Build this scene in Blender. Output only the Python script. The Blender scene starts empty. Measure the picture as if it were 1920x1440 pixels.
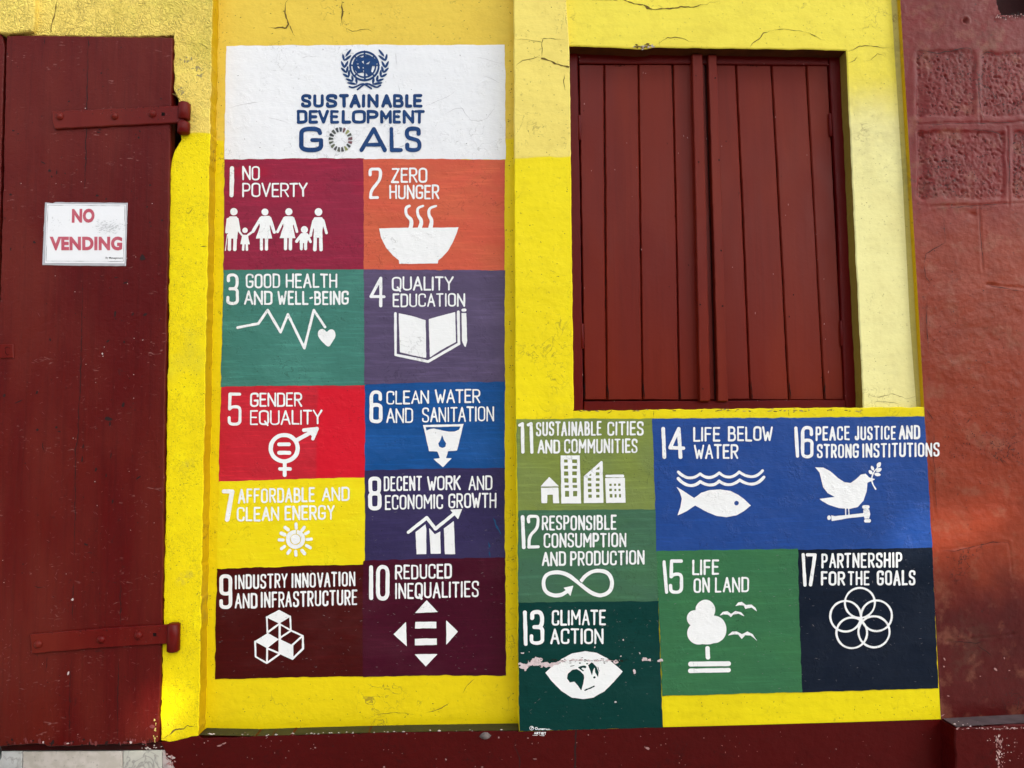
import bpy, math, random
import numpy as np
from mathutils import Vector, Matrix
random.seed(7)
rng = np.random.default_rng(11)
SC = bpy.context.scene
COL = SC.collection

# ------------------------------------------------------------------ camera (solved from the wall's vanishing points)
W, H, F = 1920.0, 1440.0, 1400.0
CAM_D, CAM_Z = 2.33, 0.985
def _n(v):
    v = np.array(v, float); return v / np.linalg.norm(v)
_Z = _n((-280, -18520, 1400))
_X = np.array((53000, -557, 1400.0)); _X = _n(_X - _Z * (_X @ _Z))
_Y = np.cross(_Z, _X)
BAS = np.array([_X, _Y, _Z])                     # rows: world axes in camera space (x right, y down, z forward)
CAM = np.array([0.0, -CAM_D, CAM_Z])
def px(u, v, y=0.0):
    """points of the photograph carried onto the wall plane at depth y (world metres)"""
    u = np.asarray(u, float); v = np.asarray(v, float)
    d = np.stack([u - W / 2, v - H / 2, np.full_like(u, F)], -1) @ BAS.T
    t = (y - CAM[1]) / d[..., 1]
    return CAM + d * t[..., None]
def p1(u, v, y=0.0):
    return px(np.array([u]), np.array([v]), y)[0]
cam = bpy.data.cameras.new('camera')
cam.sensor_width = 36.0; cam.lens = F / W * 36.0
cam.clip_start = 0.02; cam.clip_end = 2000
co = bpy.data.objects.new('camera', cam); COL.objects.link(co)
R = np.stack([BAS[:, 0], -BAS[:, 1], -BAS[:, 2]], 1)
co.matrix_world = Matrix(np.vstack([np.hstack([R, CAM[:, None]]), [0, 0, 0, 1]]).tolist())
SC.camera = co

# ------------------------------------------------------------------ daylight
PATCH_A, PATCH_B = .5, .42                            # open share of the slits added to pass two sun patches
SUN_DIR = Vector((0.54, -0.62, 0.62)).normalized()       # towards the sun: high, in front of the wall, to the right
w = bpy.data.worlds.new('World'); SC.world = w; w.use_nodes = True
nt = w.node_tree; nt.nodes.clear()
sky = nt.nodes.new('ShaderNodeTexSky'); sky.sky_type = 'NISHITA'; sky.sun_disc = False
sky.sun_elevation = math.asin(SUN_DIR.z); sky.sun_rotation = math.atan2(SUN_DIR.x, SUN_DIR.y)
sky.air_density = 1.0; sky.dust_density = 3.0; sky.ozone_density = 1.0
hs = nt.nodes.new('ShaderNodeHueSaturation'); hs.inputs['Saturation'].default_value = 0.35
bg = nt.nodes.new('ShaderNodeBackground'); bg.inputs['Strength'].default_value = 0.15
wo = nt.nodes.new('ShaderNodeOutputWorld')
nt.links.new(sky.outputs[0], hs.inputs['Color']); nt.links.new(hs.outputs[0], bg.inputs[0]); nt.links.new(bg.outputs[0], wo.inputs[0])
sl = bpy.data.lights.new('sun', 'SUN'); sl.energy = 4.2; sl.angle = math.radians(0.53); sl.color = (1.0, 0.94, 0.85)
so = bpy.data.objects.new('sun', sl); COL.objects.link(so)
so.rotation_euler = SUN_DIR.to_track_quat('Z', 'Y').to_euler(); so.location = SUN_DIR * 30
SC.view_settings.view_transform = 'Standard'; SC.view_settings.look = 'None'
SC.view_settings.exposure = 1.20; SC.view_settings.gamma = 1.0

# ------------------------------------------------------------------ mesh helpers
ROOTLOC = {}
def tag(o, label=None, cat=None, group=None, kind=None):
    for k, v in (('label', label), ('category', cat), ('group', group), ('kind', kind)):
        if v: o[k] = v
    return o
def thing(name, label, cat, loc, group=None):
    o = bpy.data.objects.new(name, None); COL.objects.link(o); o.location = loc; o.empty_display_size = 0.1
    ROOTLOC[o.name] = np.array(loc, float)
    return tag(o, label, cat, group, 'thing')
def rootloc(o):
    while o.parent: o = o.parent
    return ROOTLOC[o.name]
class MB:
    def __init__(s): s.v = []; s.f = []; s.m = []; s.n = 0; s.sm = []
    def add(s, verts, faces, mat=0, smooth=False):
        verts = np.asarray(verts, float).reshape(-1, 3)
        s.v.append(verts); b = s.n
        for f in faces: s.f.append([int(i) + b for i in f]); s.m.append(mat); s.sm.append(smooth)
        s.n += len(verts)
    def build(s, name, mats, parent=None, label=None):
        me = bpy.data.meshes.new(name)
        v = np.concatenate(s.v) if s.v else np.zeros((0, 3))
        if parent is not None: v = v - rootloc(parent)
        me.from_pydata(v.tolist(), [], s.f)
        for m in (mats if isinstance(mats, (list, tuple)) else [mats]): me.materials.append(m)
        me.polygons.foreach_set('material_index', s.m)
        me.polygons.foreach_set('use_smooth', s.sm)
        me.update()
        o = bpy.data.objects.new(name, me); COL.objects.link(o)
        if parent is not None: o.parent = parent
        if label: o['label'] = label
        return o
_T = np.random.default_rng(3).random((256, 256))
def vnoise(x, y):
    x = np.asarray(x, float); y = np.asarray(y, float)
    xi = np.floor(x).astype(int); yi = np.floor(y).astype(int); fx = x - xi; fy = y - yi
    fx = fx * fx * (3 - 2 * fx); fy = fy * fy * (3 - 2 * fy)
    g = lambda a, b: _T[a & 255, b & 255]
    return (g(xi, yi) * (1 - fx) + g(xi + 1, yi) * fx) * (1 - fy) + (g(xi, yi + 1) * (1 - fx) + g(xi + 1, yi + 1) * fx) * fy - 0.5
def fbm(x, y, o=4):
    r = 0; a = 1.0
    for i in range(o): r = r + a * vnoise(x + 17.3 * i, y - 9.1 * i); x = x * 2.03; y = y * 2.03; a *= 0.5
    return r
def subdiv(poly, step, flags=None):
    P = []; fl = []
    n = len(poly)
    for i in range(n):
        a = np.array(poly[i], float); b = np.array(poly[(i + 1) % n], float)
        k = max(1, int(np.linalg.norm(b - a) / step)) if (flags is None or flags[i]) else 1
        for j in range(k): P.append(a + (b - a) * j / k); fl.append(True if flags is None else bool(flags[i]))
    return np.array(P), fl
def norms(P):
    """outward normals of the edges of a polygon in photo space (v down)"""
    E = np.roll(P, -1, 0) - P
    A = np.sum(P[:, 0] * np.roll(P[:, 1], -1) - np.roll(P[:, 0], -1) * P[:, 1])
    N = np.stack([E[:, 1], -E[:, 0]], 1) * (1 if A > 0 else -1)
    return N / (np.linalg.norm(N, axis=1)[:, None] + 1e-9)
def jitter(P, fl, amp, seed, scale=14.0):
    N = norms(P); n = len(P); out = P.copy()
    s = np.cumsum(np.linalg.norm(np.roll(P, -1, 0) - P, axis=1))
    d = fbm(s / scale + seed * 13.7, s * 0 + seed * 3.1, 4) * amp * 1.6
    for i in range(n):
        if fl[i] and fl[i - 1]:
            m = N[i] + N[i - 1]; m = m / (np.linalg.norm(m) + 1e-9)
            out[i] = P[i] + m * d[i]
    return out
def sheet(mb, poly, y, mat=0, jit=0.0, seed=0, step=5.0):
    """flat painted polygon on the plane y"""
    P, fl = subdiv(poly, step if jit else 1e9)
    if jit: P = jitter(P, fl, jit, seed)
    mb.add(px(P[:, 0], P[:, 1], y), [list(range(len(P)))[::1]], mat)
def slab(mb, poly, y0, y1, flags=None, bev=2.0, jit=0.8, seed=0, mat=0, smat=None, step=6.0, bd=None, scale=14.0):
    """solid piece: front outline on plane y0, bevelled worn edges where flagged, sides back to y1"""
    if flags is None: flags = [1] * len(poly)
    smat = mat if smat is None else smat
    ei = np.concatenate([[i] * (max(1, int(np.linalg.norm(np.array(poly[(i + 1) % len(poly)], float) - np.array(poly[i], float)) / step)) if flags[i] else 1) for i in range(len(poly))])
    P, fl = subdiv(poly, step, flags)
    if jit: P = jitter(P, fl, jit, seed, scale)
    N = norms(P); n = len(P)
    inn = P.copy()
    for i in range(n):
        inn[i] = P[i] - bev * ((N[i] if fl[i] else 0) + (N[i - 1] if fl[i - 1] else 0)) * (0.5 if (fl[i] and fl[i - 1] and N[i] @ N[i - 1] > 0.7) else 1.0)
    bd = (bev / 600.0) if bd is None else bd
    A = px(inn[:, 0], inn[:, 1], y0)
    B = px(P[:, 0], P[:, 1], y0); B[:, 1] = y0 + bd
    C = B.copy(); C[:, 1] = y1
    mb.add(A, [list(range(n))], mat)
    V = np.concatenate([A, B, C]); f1 = []; f2 = []
    for i in range(n):
        j = (i + 1) % n
        if fl[i]: f1.append([i, n + i, n + j, j])
        f2.append([n + i, 2 * n + i, 2 * n + j, n + j])
    mb.add(V, f1, mat, False)
    if isinstance(smat, list):
        b = mb.n; mb.add(V, f2, 0, False)
        for i in range(n): mb.m[len(mb.m) - n + i] = smat[int(ei[i])]
    else: mb.add(V, f2, smat, False)
def ribbon(mb, pts, y, w, mat=0, seed=0, jit=1.0, step=3.0, taper=True):
    """thin line (crack, seam) with wandering course and uneven width, photo pixels"""
    pts = np.array(pts, float); P = []
    for a, b in zip(pts[:-1], pts[1:]):
        k = max(1, int(np.linalg.norm(b - a) / step))
        for j in range(k): P.append(a + (b - a) * j / k)
    P.append(pts[-1]); P = np.array(P); n = len(P)
    T = np.gradient(P, axis=0); N = np.stack([T[:, 1], -T[:, 0]], 1); N /= np.linalg.norm(N, axis=1)[:, None] + 1e-9
    s = np.arange(n) * step
    P = P + N * (fbm(s / 9 + seed * 7.7, s * 0 + seed, 3) * jit * 2)[:, None]
    ww = w * (0.75 + 0.9 * fbm(s / 6 + seed * 3.3, s * 0 + 5 + seed, 2))
    ww = np.clip(ww, w * 0.25, w * 1.6)
    if taper: ww *= np.clip(np.minimum(np.arange(n), np.arange(n)[::-1]) / max(2, n * 0.25), 0.15, 1)
    L = px(*(P + N * ww[:, None] / 2).T, y); Rr = px(*(P - N * ww[:, None] / 2).T, y)
    mb.add(np.concatenate([L, Rr]), [[i, i + 1, n + i + 1, n + i] for i in range(n - 1)], mat)
def fleck(mb, u, v, y, a, b, ang, mat=0, k=7):
    t = np.arange(k) / k * 2 * math.pi; r = 0.65 + 0.6 * rng.random(k)
    x = np.cos(t) * a * r; q = np.sin(t) * b * r; c, s = math.cos(ang), math.sin(ang)
    mb.add(px(u + x * c - q * s, v + x * s + q * c, y), [list(range(k))], mat)
def box(mb, c0, c1, mat=0):
    x0, y0, z0 = c0; x1, y1, z1 = c1
    v = [(x, y, z) for z in (z0, z1) for y in (y0, y1) for x in (x0, x1)]
    mb.add(v, [(0, 1, 5, 4), (1, 3, 7, 5), (3, 2, 6, 7), (2, 0, 4, 6), (4, 5, 7, 6), (0, 2, 3, 1)], mat)

# ------------------------------------------------------------------ hand-lettered artwork: shapes on a fine grid, outlined as clean faces
def qbez(c, k=10):
    t = np.linspace(0, 1, k)[:, None]; a, b, d = [np.array(p, float) for p in c]
    return (1 - t) ** 2 * a + 2 * t * (1 - t) * b + t * t * d
def chaikin(P, closed=False, it=4):
    P = np.array(P, float)
    for _ in range(it):
        if closed:
            Q = np.roll(P, -1, 0); P = np.stack([P * .75 + Q * .25, P * .25 + Q * .75], 1).reshape(-1, 2)
        else:
            A, B = P[:-1], P[1:]; M = np.stack([A * .75 + B * .25, A * .25 + B * .75], 1).reshape(-1, 2)
            P = np.concatenate([P[:1], M, P[-1:]])
    return P
class Art:
    G = 0.75
    def __init__(s, org, sc, bounds, wob=0.45):
        """org, sc: how the drawing coordinates map to photo pixels; bounds in drawing coordinates"""
        s.o = np.array(org, float); s.s = sc; s.wob = wob
        a = s.o + sc * np.array(bounds[:2], float) - 5; b = s.o + sc * np.array(bounds[2:], float) + 5
        s.a = a; s.nx = int((b[0] - a[0]) / s.G) + 2; s.ny = int((b[1] - a[1]) / s.G) + 2
        s.f = np.full((s.ny, s.nx), 60.0)
        X, Y = np.meshgrid(a[0] + s.G * np.arange(s.nx), a[1] + s.G * np.arange(s.ny)); s.X = X; s.Y = Y
    def T(s, P): return s.o + s.s * np.array(P, float).reshape(-1, 2)
    def win(s, P, pad):
        lo = np.floor((P.min(0) - pad - s.a) / s.G).astype(int); hi = np.ceil((P.max(0) + pad - s.a) / s.G).astype(int) + 1
        lo = np.maximum(lo, 0); hi = np.minimum(hi, (s.nx, s.ny))
        return slice(lo[1], max(hi[1], lo[1])), slice(lo[0], max(hi[0], lo[0]))
    def seg(s, X, Y, a, b):
        d = b - a; L = d @ d + 1e-12
        t = np.clip(((X - a[0]) * d[0] + (Y - a[1]) * d[1]) / L, 0, 1)
        return np.hypot(X - a[0] - t * d[0], Y - a[1] - t * d[1])
    def put(s, sl, d, cut):
        if d.size == 0: return
        s.f[sl] = np.maximum(s.f[sl], -d) if cut else np.minimum(s.f[sl], d)
    def stroke(s, P, w, smooth=False, closed=False, cut=False, taper=None):
        if smooth: P = chaikin(P, closed)
        P = s.T(P); w = w * s.s
        if closed: P = np.concatenate([P, P[:1]])
        sl = s.win(P, w + 4); X = s.X[sl]; Y = s.Y[sl]; d = np.full(X.shape, 60.0)
        n = len(P) - 1
        for i in range(n):
            r = w / 2
            if taper: r = w / 2 * (taper[0] + (taper[1] - taper[0]) * (i + .5) / n)
            d = np.minimum(d, s.seg(X, Y, P[i], P[i + 1]) - r)
        s.put(sl, d, cut)
    def poly(s, P, smooth=False, cut=False, grow=0.0):
        if smooth: P = chaikin(P, True, 2)
        P = s.T(P); sl = s.win(P, 4 + grow); X = s.X[sl]; Y = s.Y[sl]
        d = np.full(X.shape, 60.0); ins = np.zeros(X.shape, bool)
        for a, b in zip(P, np.roll(P, -1, 0)):
            d = np.minimum(d, s.seg(X, Y, a, b))
            c = (a[1] > Y) != (b[1] > Y)
            ins ^= c & (X < (b[0] - a[0]) * (Y - a[1]) / (b[1] - a[1] + 1e-12) + a[0])
        s.put(sl, np.where(ins, -d, d) - grow, cut)
    def ell(s, c, rx, ry=None, cut=False, ang=0.0):
        ry = rx if ry is None else ry; c = s.T([c])[0]; rx *= s.s; ry *= s.s
        sl = s.win(c[None], max(rx, ry) + 4); X = s.X[sl] - c[0]; Y = s.Y[sl] - c[1]
        ca, sa = math.cos(ang), math.sin(ang); U = X * ca + Y * sa; V = -X * sa + Y * ca
        s.put(sl, (np.hypot(U / rx, V / ry) - 1) * min(rx, ry), cut)
    def rect(s, x0, y0, x1, y1, cut=False): s.poly([(x0, y0), (x1, y0), (x1, y1), (x0, y1)], cut=cut)
    def leaf(s, a, b, w, cut=False):
        a = np.array(a, float); b = np.array(b, float); d = b - a; n = np.array([d[1], -d[0]]); n = n / np.linalg.norm(n) * w
        s.poly([a, a + d * .25 + n * .42, a + d * .55 + n * .5, a + d * .85 + n * .3, b, a + d * .85 - n * .3, a + d * .55 - n * .5, a + d * .25 - n * .42], cut=cut)
    def mesh(s, mb, y, mat=0):
        f = s.f + s.wob * (1.1 * vnoise(s.X / 6.5, s.Y / 6.5) + 1.1 * vnoise(s.X / 19 + 40, s.Y / 19))
        ins = f < 0
        full = ins[:-1, :-1] & ins[1:, :-1] & ins[:-1, 1:] & ins[1:, 1:]
        anyi = ins[:-1, :-1] | ins[1:, :-1] | ins[:-1, 1:] | ins[1:, 1:]
        V = []; Fc = []
        def emit(pts):
            b = len(V); V.extend(pts); Fc.append(list(range(b, b + len(pts))))
        for j in range(s.ny - 1):
            r = full[j]
            if r.any():
                e = np.flatnonzero(np.diff(np.concatenate([[0], r.astype(np.int8), [0]])))
                for a, b in zip(e[::2], e[1::2]): emit([(a, j), (b, j), (b, j + 1), (a, j + 1)])
        for j, i in np.argwhere(anyi & ~full):
            c = [(i, j), (i + 1, j), (i + 1, j + 1), (i, j + 1)]; q = [f[b, a] for a, b in c]; pts = []
            for k in range(4):
                a, b = c[k], c[(k + 1) % 4]; fa, fb = q[k], q[(k + 1) % 4]
                if fa < 0: pts.append(a)
                if (fa < 0) != (fb < 0):
                    t = fa / (fa - fb); pts.append((a[0] + (b[0] - a[0]) * t, a[1] + (b[1] - a[1]) * t))
            if len(pts) >= 3: emit(pts)
        if not V: return
        V = np.array(V, float)
        mb.add(px(s.a[0] + s.G * V[:, 0], s.a[1] + s.G * V[:, 1], y), Fc, mat)

# single-stroke hand lettering, unit box, y down: (points, smooth, closed)
O_ = [(0, 0), (1, 0), (1, .45), (1, .55), (1, 1), (0, 1), (0, .55), (0, .45)]
GL = {
 'A': (.95, [([(0, 1), (.5, 0), (1, 1)], 0, 0), ([(.2, .66), (.8, .66)], 0, 0)]),
 'B': (.85, [([(0, 1), (0, 0)], 0, 0), ([(0, 0), (.9, 0), (.9, .47), (0, .47)], 1, 0), ([(0, .47), (1, .47), (1, 1), (0, 1)], 1, 0)]),
 'C': (.85, [([(1, .24), (1, 0), (0, 0), (0, .45), (0, .55), (0, 1), (1, 1), (1, .76)], 1, 0)]),
 'D': (.85, [([(0, 1), (0, 0)], 0, 0), ([(0, 0), (1, 0), (1, .45), (1, .55), (1, 1), (0, 1)], 1, 0)]),
 'E': (.72, [([(1, 0), (0, 0), (0, 1), (1, 1)], 0, 0), ([(0, .48), (.85, .48)], 0, 0)]),
 'F': (.72, [([(1, 0), (0, 0), (0, 1)], 0, 0), ([(0, .48), (.85, .48)], 0, 0)]),
 'G': (.9, [([(1, .22), (1, 0), (0, 0), (0, .45), (0, .55), (0, 1), (1, 1), (1, .56)], 1, 0), ([(1, .56), (.55, .56)], 0, 0)]),
 'H': (.9, [([(0, 0), (0, 1)], 0, 0), ([(1, 0), (1, 1)], 0, 0), ([(0, .5), (1, .5)], 0, 0)]),
 'I': (0, [([(0, 0), (0, 1)], 0, 0)]),
 'J': (.6, [([(1, 0), (1, .6), (1, 1), (0, 1), (0, .8)], 1, 0)]),
 'K': (.85, [([(0, 0), (0, 1)], 0, 0), ([(.95, 0), (0, .55)], 0, 0), ([(.3, .42), (1, 1)], 0, 0)]),
 'L': (.7, [([(0, 0), (0, 1), (1, 1)], 0, 0)]),
 'M': (1.15, [([(0, 1), (0, 0), (.5, .62), (1, 0), (1, 1)], 0, 0)]),
 'N': (.92, [([(0, 1), (0, 0), (1, 1), (1, 0)], 0, 0)]),
 'O': (.9, [(O_, 1, 1)]),
 'P': (.8, [([(0, 1), (0, 0)], 0, 0), ([(0, 0), (1, 0), (1, .54), (0, .54)], 1, 0)]),
 'Q': (.95, [(O_, 1, 1), ([(.6, .78), (.95, 1.08)], 0, 0)]),
 'R': (.85, [([(0, 1), (0, 0)], 0, 0), ([(0, 0), (1, 0), (1, .52), (0, .52)], 1, 0), ([(.45, .52), (1, 1)], 0, 0)]),
 'S': (.82, [([(1, .22), (1, 0), (0, 0), (0, .4), (.5, .5), (1, .6), (1, 1), (0, 1), (0, .78)], 1, 0)]),
 'T': (.85, [([(0, 0), (1, 0)], 0, 0), ([(.5, 0), (.5, 1)], 0, 0)]),
 'U': (.9, [([(0, 0), (0, .55), (0, 1), (1, 1), (1, .55), (1, 0)], 1, 0)]),
 'V': (.95, [([(0, 0), (.5, 1), (1, 0)], 0, 0)]),
 'W': (1.25, [([(0, 0), (.27, 1), (.5, .38), (.73, 1), (1, 0)], 0, 0)]),
 'Y': (.9, [([(0, 0), (.5, .5), (1, 0)], 0, 0), ([(.5, .5), (.5, 1)], 0, 0)]),
 'Z': (.9, [([(.1, 0), (1, 0), (0, 1), (.9, 1)], 0, 0)]),
 '-': (.3, [([(0, .5), (1, .45)], 0, 0)]),
 '.': (0, [([(0, .96), (0, 1)], 0, 0)]),
 '2': (.8, [([(0, .26), (0, 0), (1, 0), (1, .3), (.9, .48), (.08, .78), (.05, 1)], 1, 0), ([(.05, 1), (.85, 1)], 0, 0)]),
 '3': (.8, [([(.05, .2), (.05, 0), (1, .0), (.98, .48), (.25, .49)], 1, 0), ([(.25, .49), (1, .5), (1, .75), (1, 1), (0, 1), (0, .78)], 1, 0)]),
 '5': (.8, [([(.98, 0), (.08, 0), (.05, .5)], 0, 0), ([(.05, .5), (.3, .42), (1, .42), (1, .7), (1, 1), (0, 1), (0, .78)], 1, 0)]),
 '6': (.8, [([(.95, .24), (.95, 0), (0, 0), (0, .4), (0, .75)], 1, 0), ([(0, .43), (1, .43), (1, .68), (1, .75), (1, 1), (0, 1), (0, .75), (0, .68)], 1, 1)]),
 '8': (.8, [([(.03, 0), (.96, 0), (.96, .22), (.96, .49), (.03, .49), (.03, .22)], 1, 1), ([(0, .49), (1, .49), (1, .74), (1, 1), (0, 1), (0, .74)], 1, 1)]),
 '9': (.8, [([(0, 0), (1, 0), (1, .25), (1, .32), (1, .57), (0, .57), (0, .32), (0, .25)], 1, 1), ([(1, .25), (1, .7), (1, 1), (0, 1), (0, .8)], 1, 0)]),
 '0': (.8, [(O_, 1, 1)]),
}
def glyph(art, ch, x0, y0, x1, y1, sw, skew=0.0):
    """one letter inside its outer box"""
    h = sw / 2; ax, bx = x0 + h, x1 - h; ay, by = y0 + h, y1 - h
    if bx < ax: ax = bx = (x0 + x1) / 2
    for P, sm, cl in GL[ch][1]:
        Q = [(ax + (bx - ax) * p[0] + random.uniform(-.04, .04) * sw + skew * (by - ay) * (1 - p[1]), ay + (by - ay) * p[1] + random.uniform(-.06, .06) * sw) for p in P]
        art.stroke(Q, sw * random.uniform(.94, 1.06), bool(sm), bool(cl))
def word(art, txt, x0, x1, yt0, yt1, yb0, yb1, sw, gapk=0.56):
    """letters spread from x0 to x1; top line yt0..yt1, bottom line yb0..yb1"""
    ws = [GL[c][0] for c in txt]; n = len(txt)
    kern = []
    for a, b in zip(txt[:-1], txt[1:]):
        k = gapk
        if a + b in ('AT', 'TA', 'AV', 'VA', 'LT', 'AY', 'RT', 'RY', 'FA', 'LI', 'TY', 'WA', 'AW', 'OW', 'WO', 'NA', 'AN', 'RA', 'AR'): k *= .55
        if 'I' in (a, b): k *= 1.25
        kern.append(k * sw)
    tot = (x1 - x0) - n * sw - sum(kern); aw = tot / max(.01, sum(ws))
    x = x0
    for i, c in enumerate(txt):
        cw = sw + ws[i] * aw; t = ((x + cw / 2) - x0) / max(1, x1 - x0)
        dy = random.uniform(-.12, .12) * sw
        glyph(art, c, x, yt0 + (yt1 - yt0) * t + dy, x + cw, yb0 + (yb1 - yb0) * t + dy, sw)
        x += cw + (kern[i] if i < n - 1 else 0)

# ------------------------------------------------------------------ materials (procedural, laid out in world metres)
def S(r, g, b, k=1.06, sheen=0.012):
    f = lambda c: (c / 255 / 12.92) if c / 255 <= .04045 else ((c / 255 + .055) / 1.055) ** 2.4
    return tuple(min(.86, max(.0016, (f(c) - sheen) / k)) for c in (r, g, b))
class NT:
    def __init__(s, name):
        s.m = bpy.data.materials.new(name); s.m.use_nodes = True; s.t = s.m.node_tree; s.t.nodes.clear()
        s.out = s.n('ShaderNodeOutputMaterial'); s.b = s.n('ShaderNodeBsdfPrincipled'); s.l(s.b.outputs[0], s.out.inputs[0])
        s.pos = s.n('ShaderNodeNewGeometry').outputs['Position']
    def n(s, k, **kw):
        x = s.t.nodes.new(k)
        for a, b in kw.items(): setattr(x, a, b)
        return x
    def l(s, a, b): s.t.links.new(a, b)
    def val(s, x, sock):
        if isinstance(x, bpy.types.NodeSocket): s.l(x, sock)
        else: sock.default_value = x
    def mul(s, a, b, op='MULTIPLY', clamp=False):
        x = s.n('ShaderNodeMath', operation=op, use_clamp=clamp); s.val(a, x.inputs[0]); s.val(b, x.inputs[1]); return x.outputs[0]
    def noise(s, scale, detail=3, stretch=None, dist=0.0, off=0.0, rough=0.5):
        p = s.pos
        if stretch or off:
            mp = s.n('ShaderNodeMapping'); s.l(p, mp.inputs[0]); mp.inputs['Scale'].default_value = stretch or (1, 1, 1)
            mp.inputs['Location'].default_value = (off, off * .7, -off); p = mp.outputs[0]
        x = s.n('ShaderNodeTexNoise'); s.l(p, x.inputs['Vector']); x.inputs['Scale'].default_value = scale
        x.inputs['Detail'].default_value = detail; x.inputs['Distortion'].default_value = dist; x.inputs['Roughness'].default_value = rough
        return x.outputs['Fac']
    def step(s, v, a, b):
        x = s.n('ShaderNodeMapRange', interpolation_type='SMOOTHSTEP'); s.val(v, x.inputs['Value'])
        x.inputs['From Min'].default_value = a; x.inputs['From Max'].default_value = b
        return x.outputs[0]
    def mix(s, f, a, b, mode='MIX'):
        x = s.n('ShaderNodeMix', data_type='RGBA', blend_type=mode); s.val(f, x.inputs[0])
        for v, k in ((a, 6), (b, 7)):
            if isinstance(v, bpy.types.NodeSocket): s.l(v, x.inputs[k])
            else: x.inputs[k].default_value = (*v, 1)
        return x.outputs[2]
    def bump(s, hs, strength=1.0):
        h = None
        for n, a in hs:
            t = s.mul(n, a); h = t if h is None else s.mul(h, t, 'ADD')
        x = s.n('ShaderNodeBump'); x.inputs['Strength'].default_value = strength; x.inputs['Distance'].default_value = 1.0
        s.l(h, x.inputs['Height']); s.l(x.outputs[0], s.b.inputs['Normal'])
    def fin(s, col, rough, spec=0.5):
        s.val(col if isinstance(col, bpy.types.NodeSocket) else (*col, 1), s.b.inputs['Base Color'])
        s.val(rough, s.b.inputs['Roughness']); s.b.inputs['Specular IOR Level'].default_value = spec
        return s.m
def lines(t, scale, width, detail=3, off=0.0, dist=.6, stretch=None):
    """wandering thin lines where a noise field crosses its middle"""
    a = t.mul(t.mul(t.noise(scale, detail, stretch, dist, off), 0.5, 'SUBTRACT'), 0.0, 'ADD')
    ab = t.n('ShaderNodeMath', operation='ABSOLUTE'); t.l(a, ab.inputs[0])
    return t.mul(1.0, t.step(ab.outputs[0], 0.0, width), 'SUBTRACT')
def plaster(name, col, col2=None, zs=None, zw=.004, rough=.5, relief=1.0, mottle=.16, dirt_shade=.35, dirt_shade_col=(.16, .10, .025), stip=1.0, spec=.2, streak=.10, zig=.008, soil=None, top=None):
    t = NT(name)
    c = col
    n_lo = t.noise(3.2, 4, off=1.7); n_mid = t.noise(16, 5, off=4.1, rough=.6)
    if col2 is not None:
        z = t.n('ShaderNodeSeparateXYZ'); t.l(t.pos, z.inputs[0])
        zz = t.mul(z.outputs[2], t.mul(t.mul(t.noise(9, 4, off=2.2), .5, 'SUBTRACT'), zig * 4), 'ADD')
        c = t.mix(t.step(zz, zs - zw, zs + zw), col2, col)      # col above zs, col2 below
    if top is not None:
        c = t.mix(t.step(zz, top[1] - top[2], top[1] + top[2]), c, top[0])
        c = t.mix(t.mul(t.step(t.noise(5, 5, off=21., rough=.6), .46, .66), .5), c, (.78, .62, .50), 'MULTIPLY')
        c = t.mix(t.mul(t.step(t.noise(12, 5, off=27., rough=.65), .52, .68), .4), c, (.27, .10, .06))
    c = t.mix(t.mul(t.step(n_lo, .42, .7), mottle * 1.6), c, (.80, .74, .62), 'MULTIPLY')
    c = t.mix(t.mul(t.step(n_mid, .5, .72), mottle), c, (1.0, .98, .9), 'SCREEN') if mottle > .3 else t.mix(t.mul(t.step(n_mid, .48, .7), mottle * 2), c, (.84, .80, .74), 'MULTIPLY')
    st = t.noise(30, 3, (.22, 1, 1.6), .3, 3.3)
    c = t.mix(t.mul(t.step(st, .45, .72), streak * 2), c, (.80, .80, .80), 'MULTIPLY')
    if dirt_shade:
        cr = t.mul(lines(t, 26, .020, 4, 6.6), t.step(t.noise(5.5, 3, off=8.8), .56, .68))
        pit = t.mul(t.step(t.noise(85, 5, off=9.3, rough=.65), .60, .70), t.step(t.noise(7, 3, off=3.9), .38, .62))
        d = t.mul(t.mul(cr, 1.2, 'MULTIPLY'), pit, 'MAXIMUM')
        c = t.mix(t.mul(d, dirt_shade, 'MULTIPLY', True), c, dirt_shade_col)
    if soil:
        c = t.mix(t.mul(t.mul(t.step(t.noise(2.4, 5, off=12.), .55, .75), t.step(t.noise(40, 4, off=13.), .35, .6)), soil), c, (.10, .08, .05))
    t.bump([(t.noise(7, 3, off=.4), .006 * relief), (t.noise(48, 4, off=.9), .0016 * relief * stip), (t.noise(210, 3, (.6, 1, 1), .2, 1.1), .00055 * relief * stip)])
    return t.fin(c, rough, spec)
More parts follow.
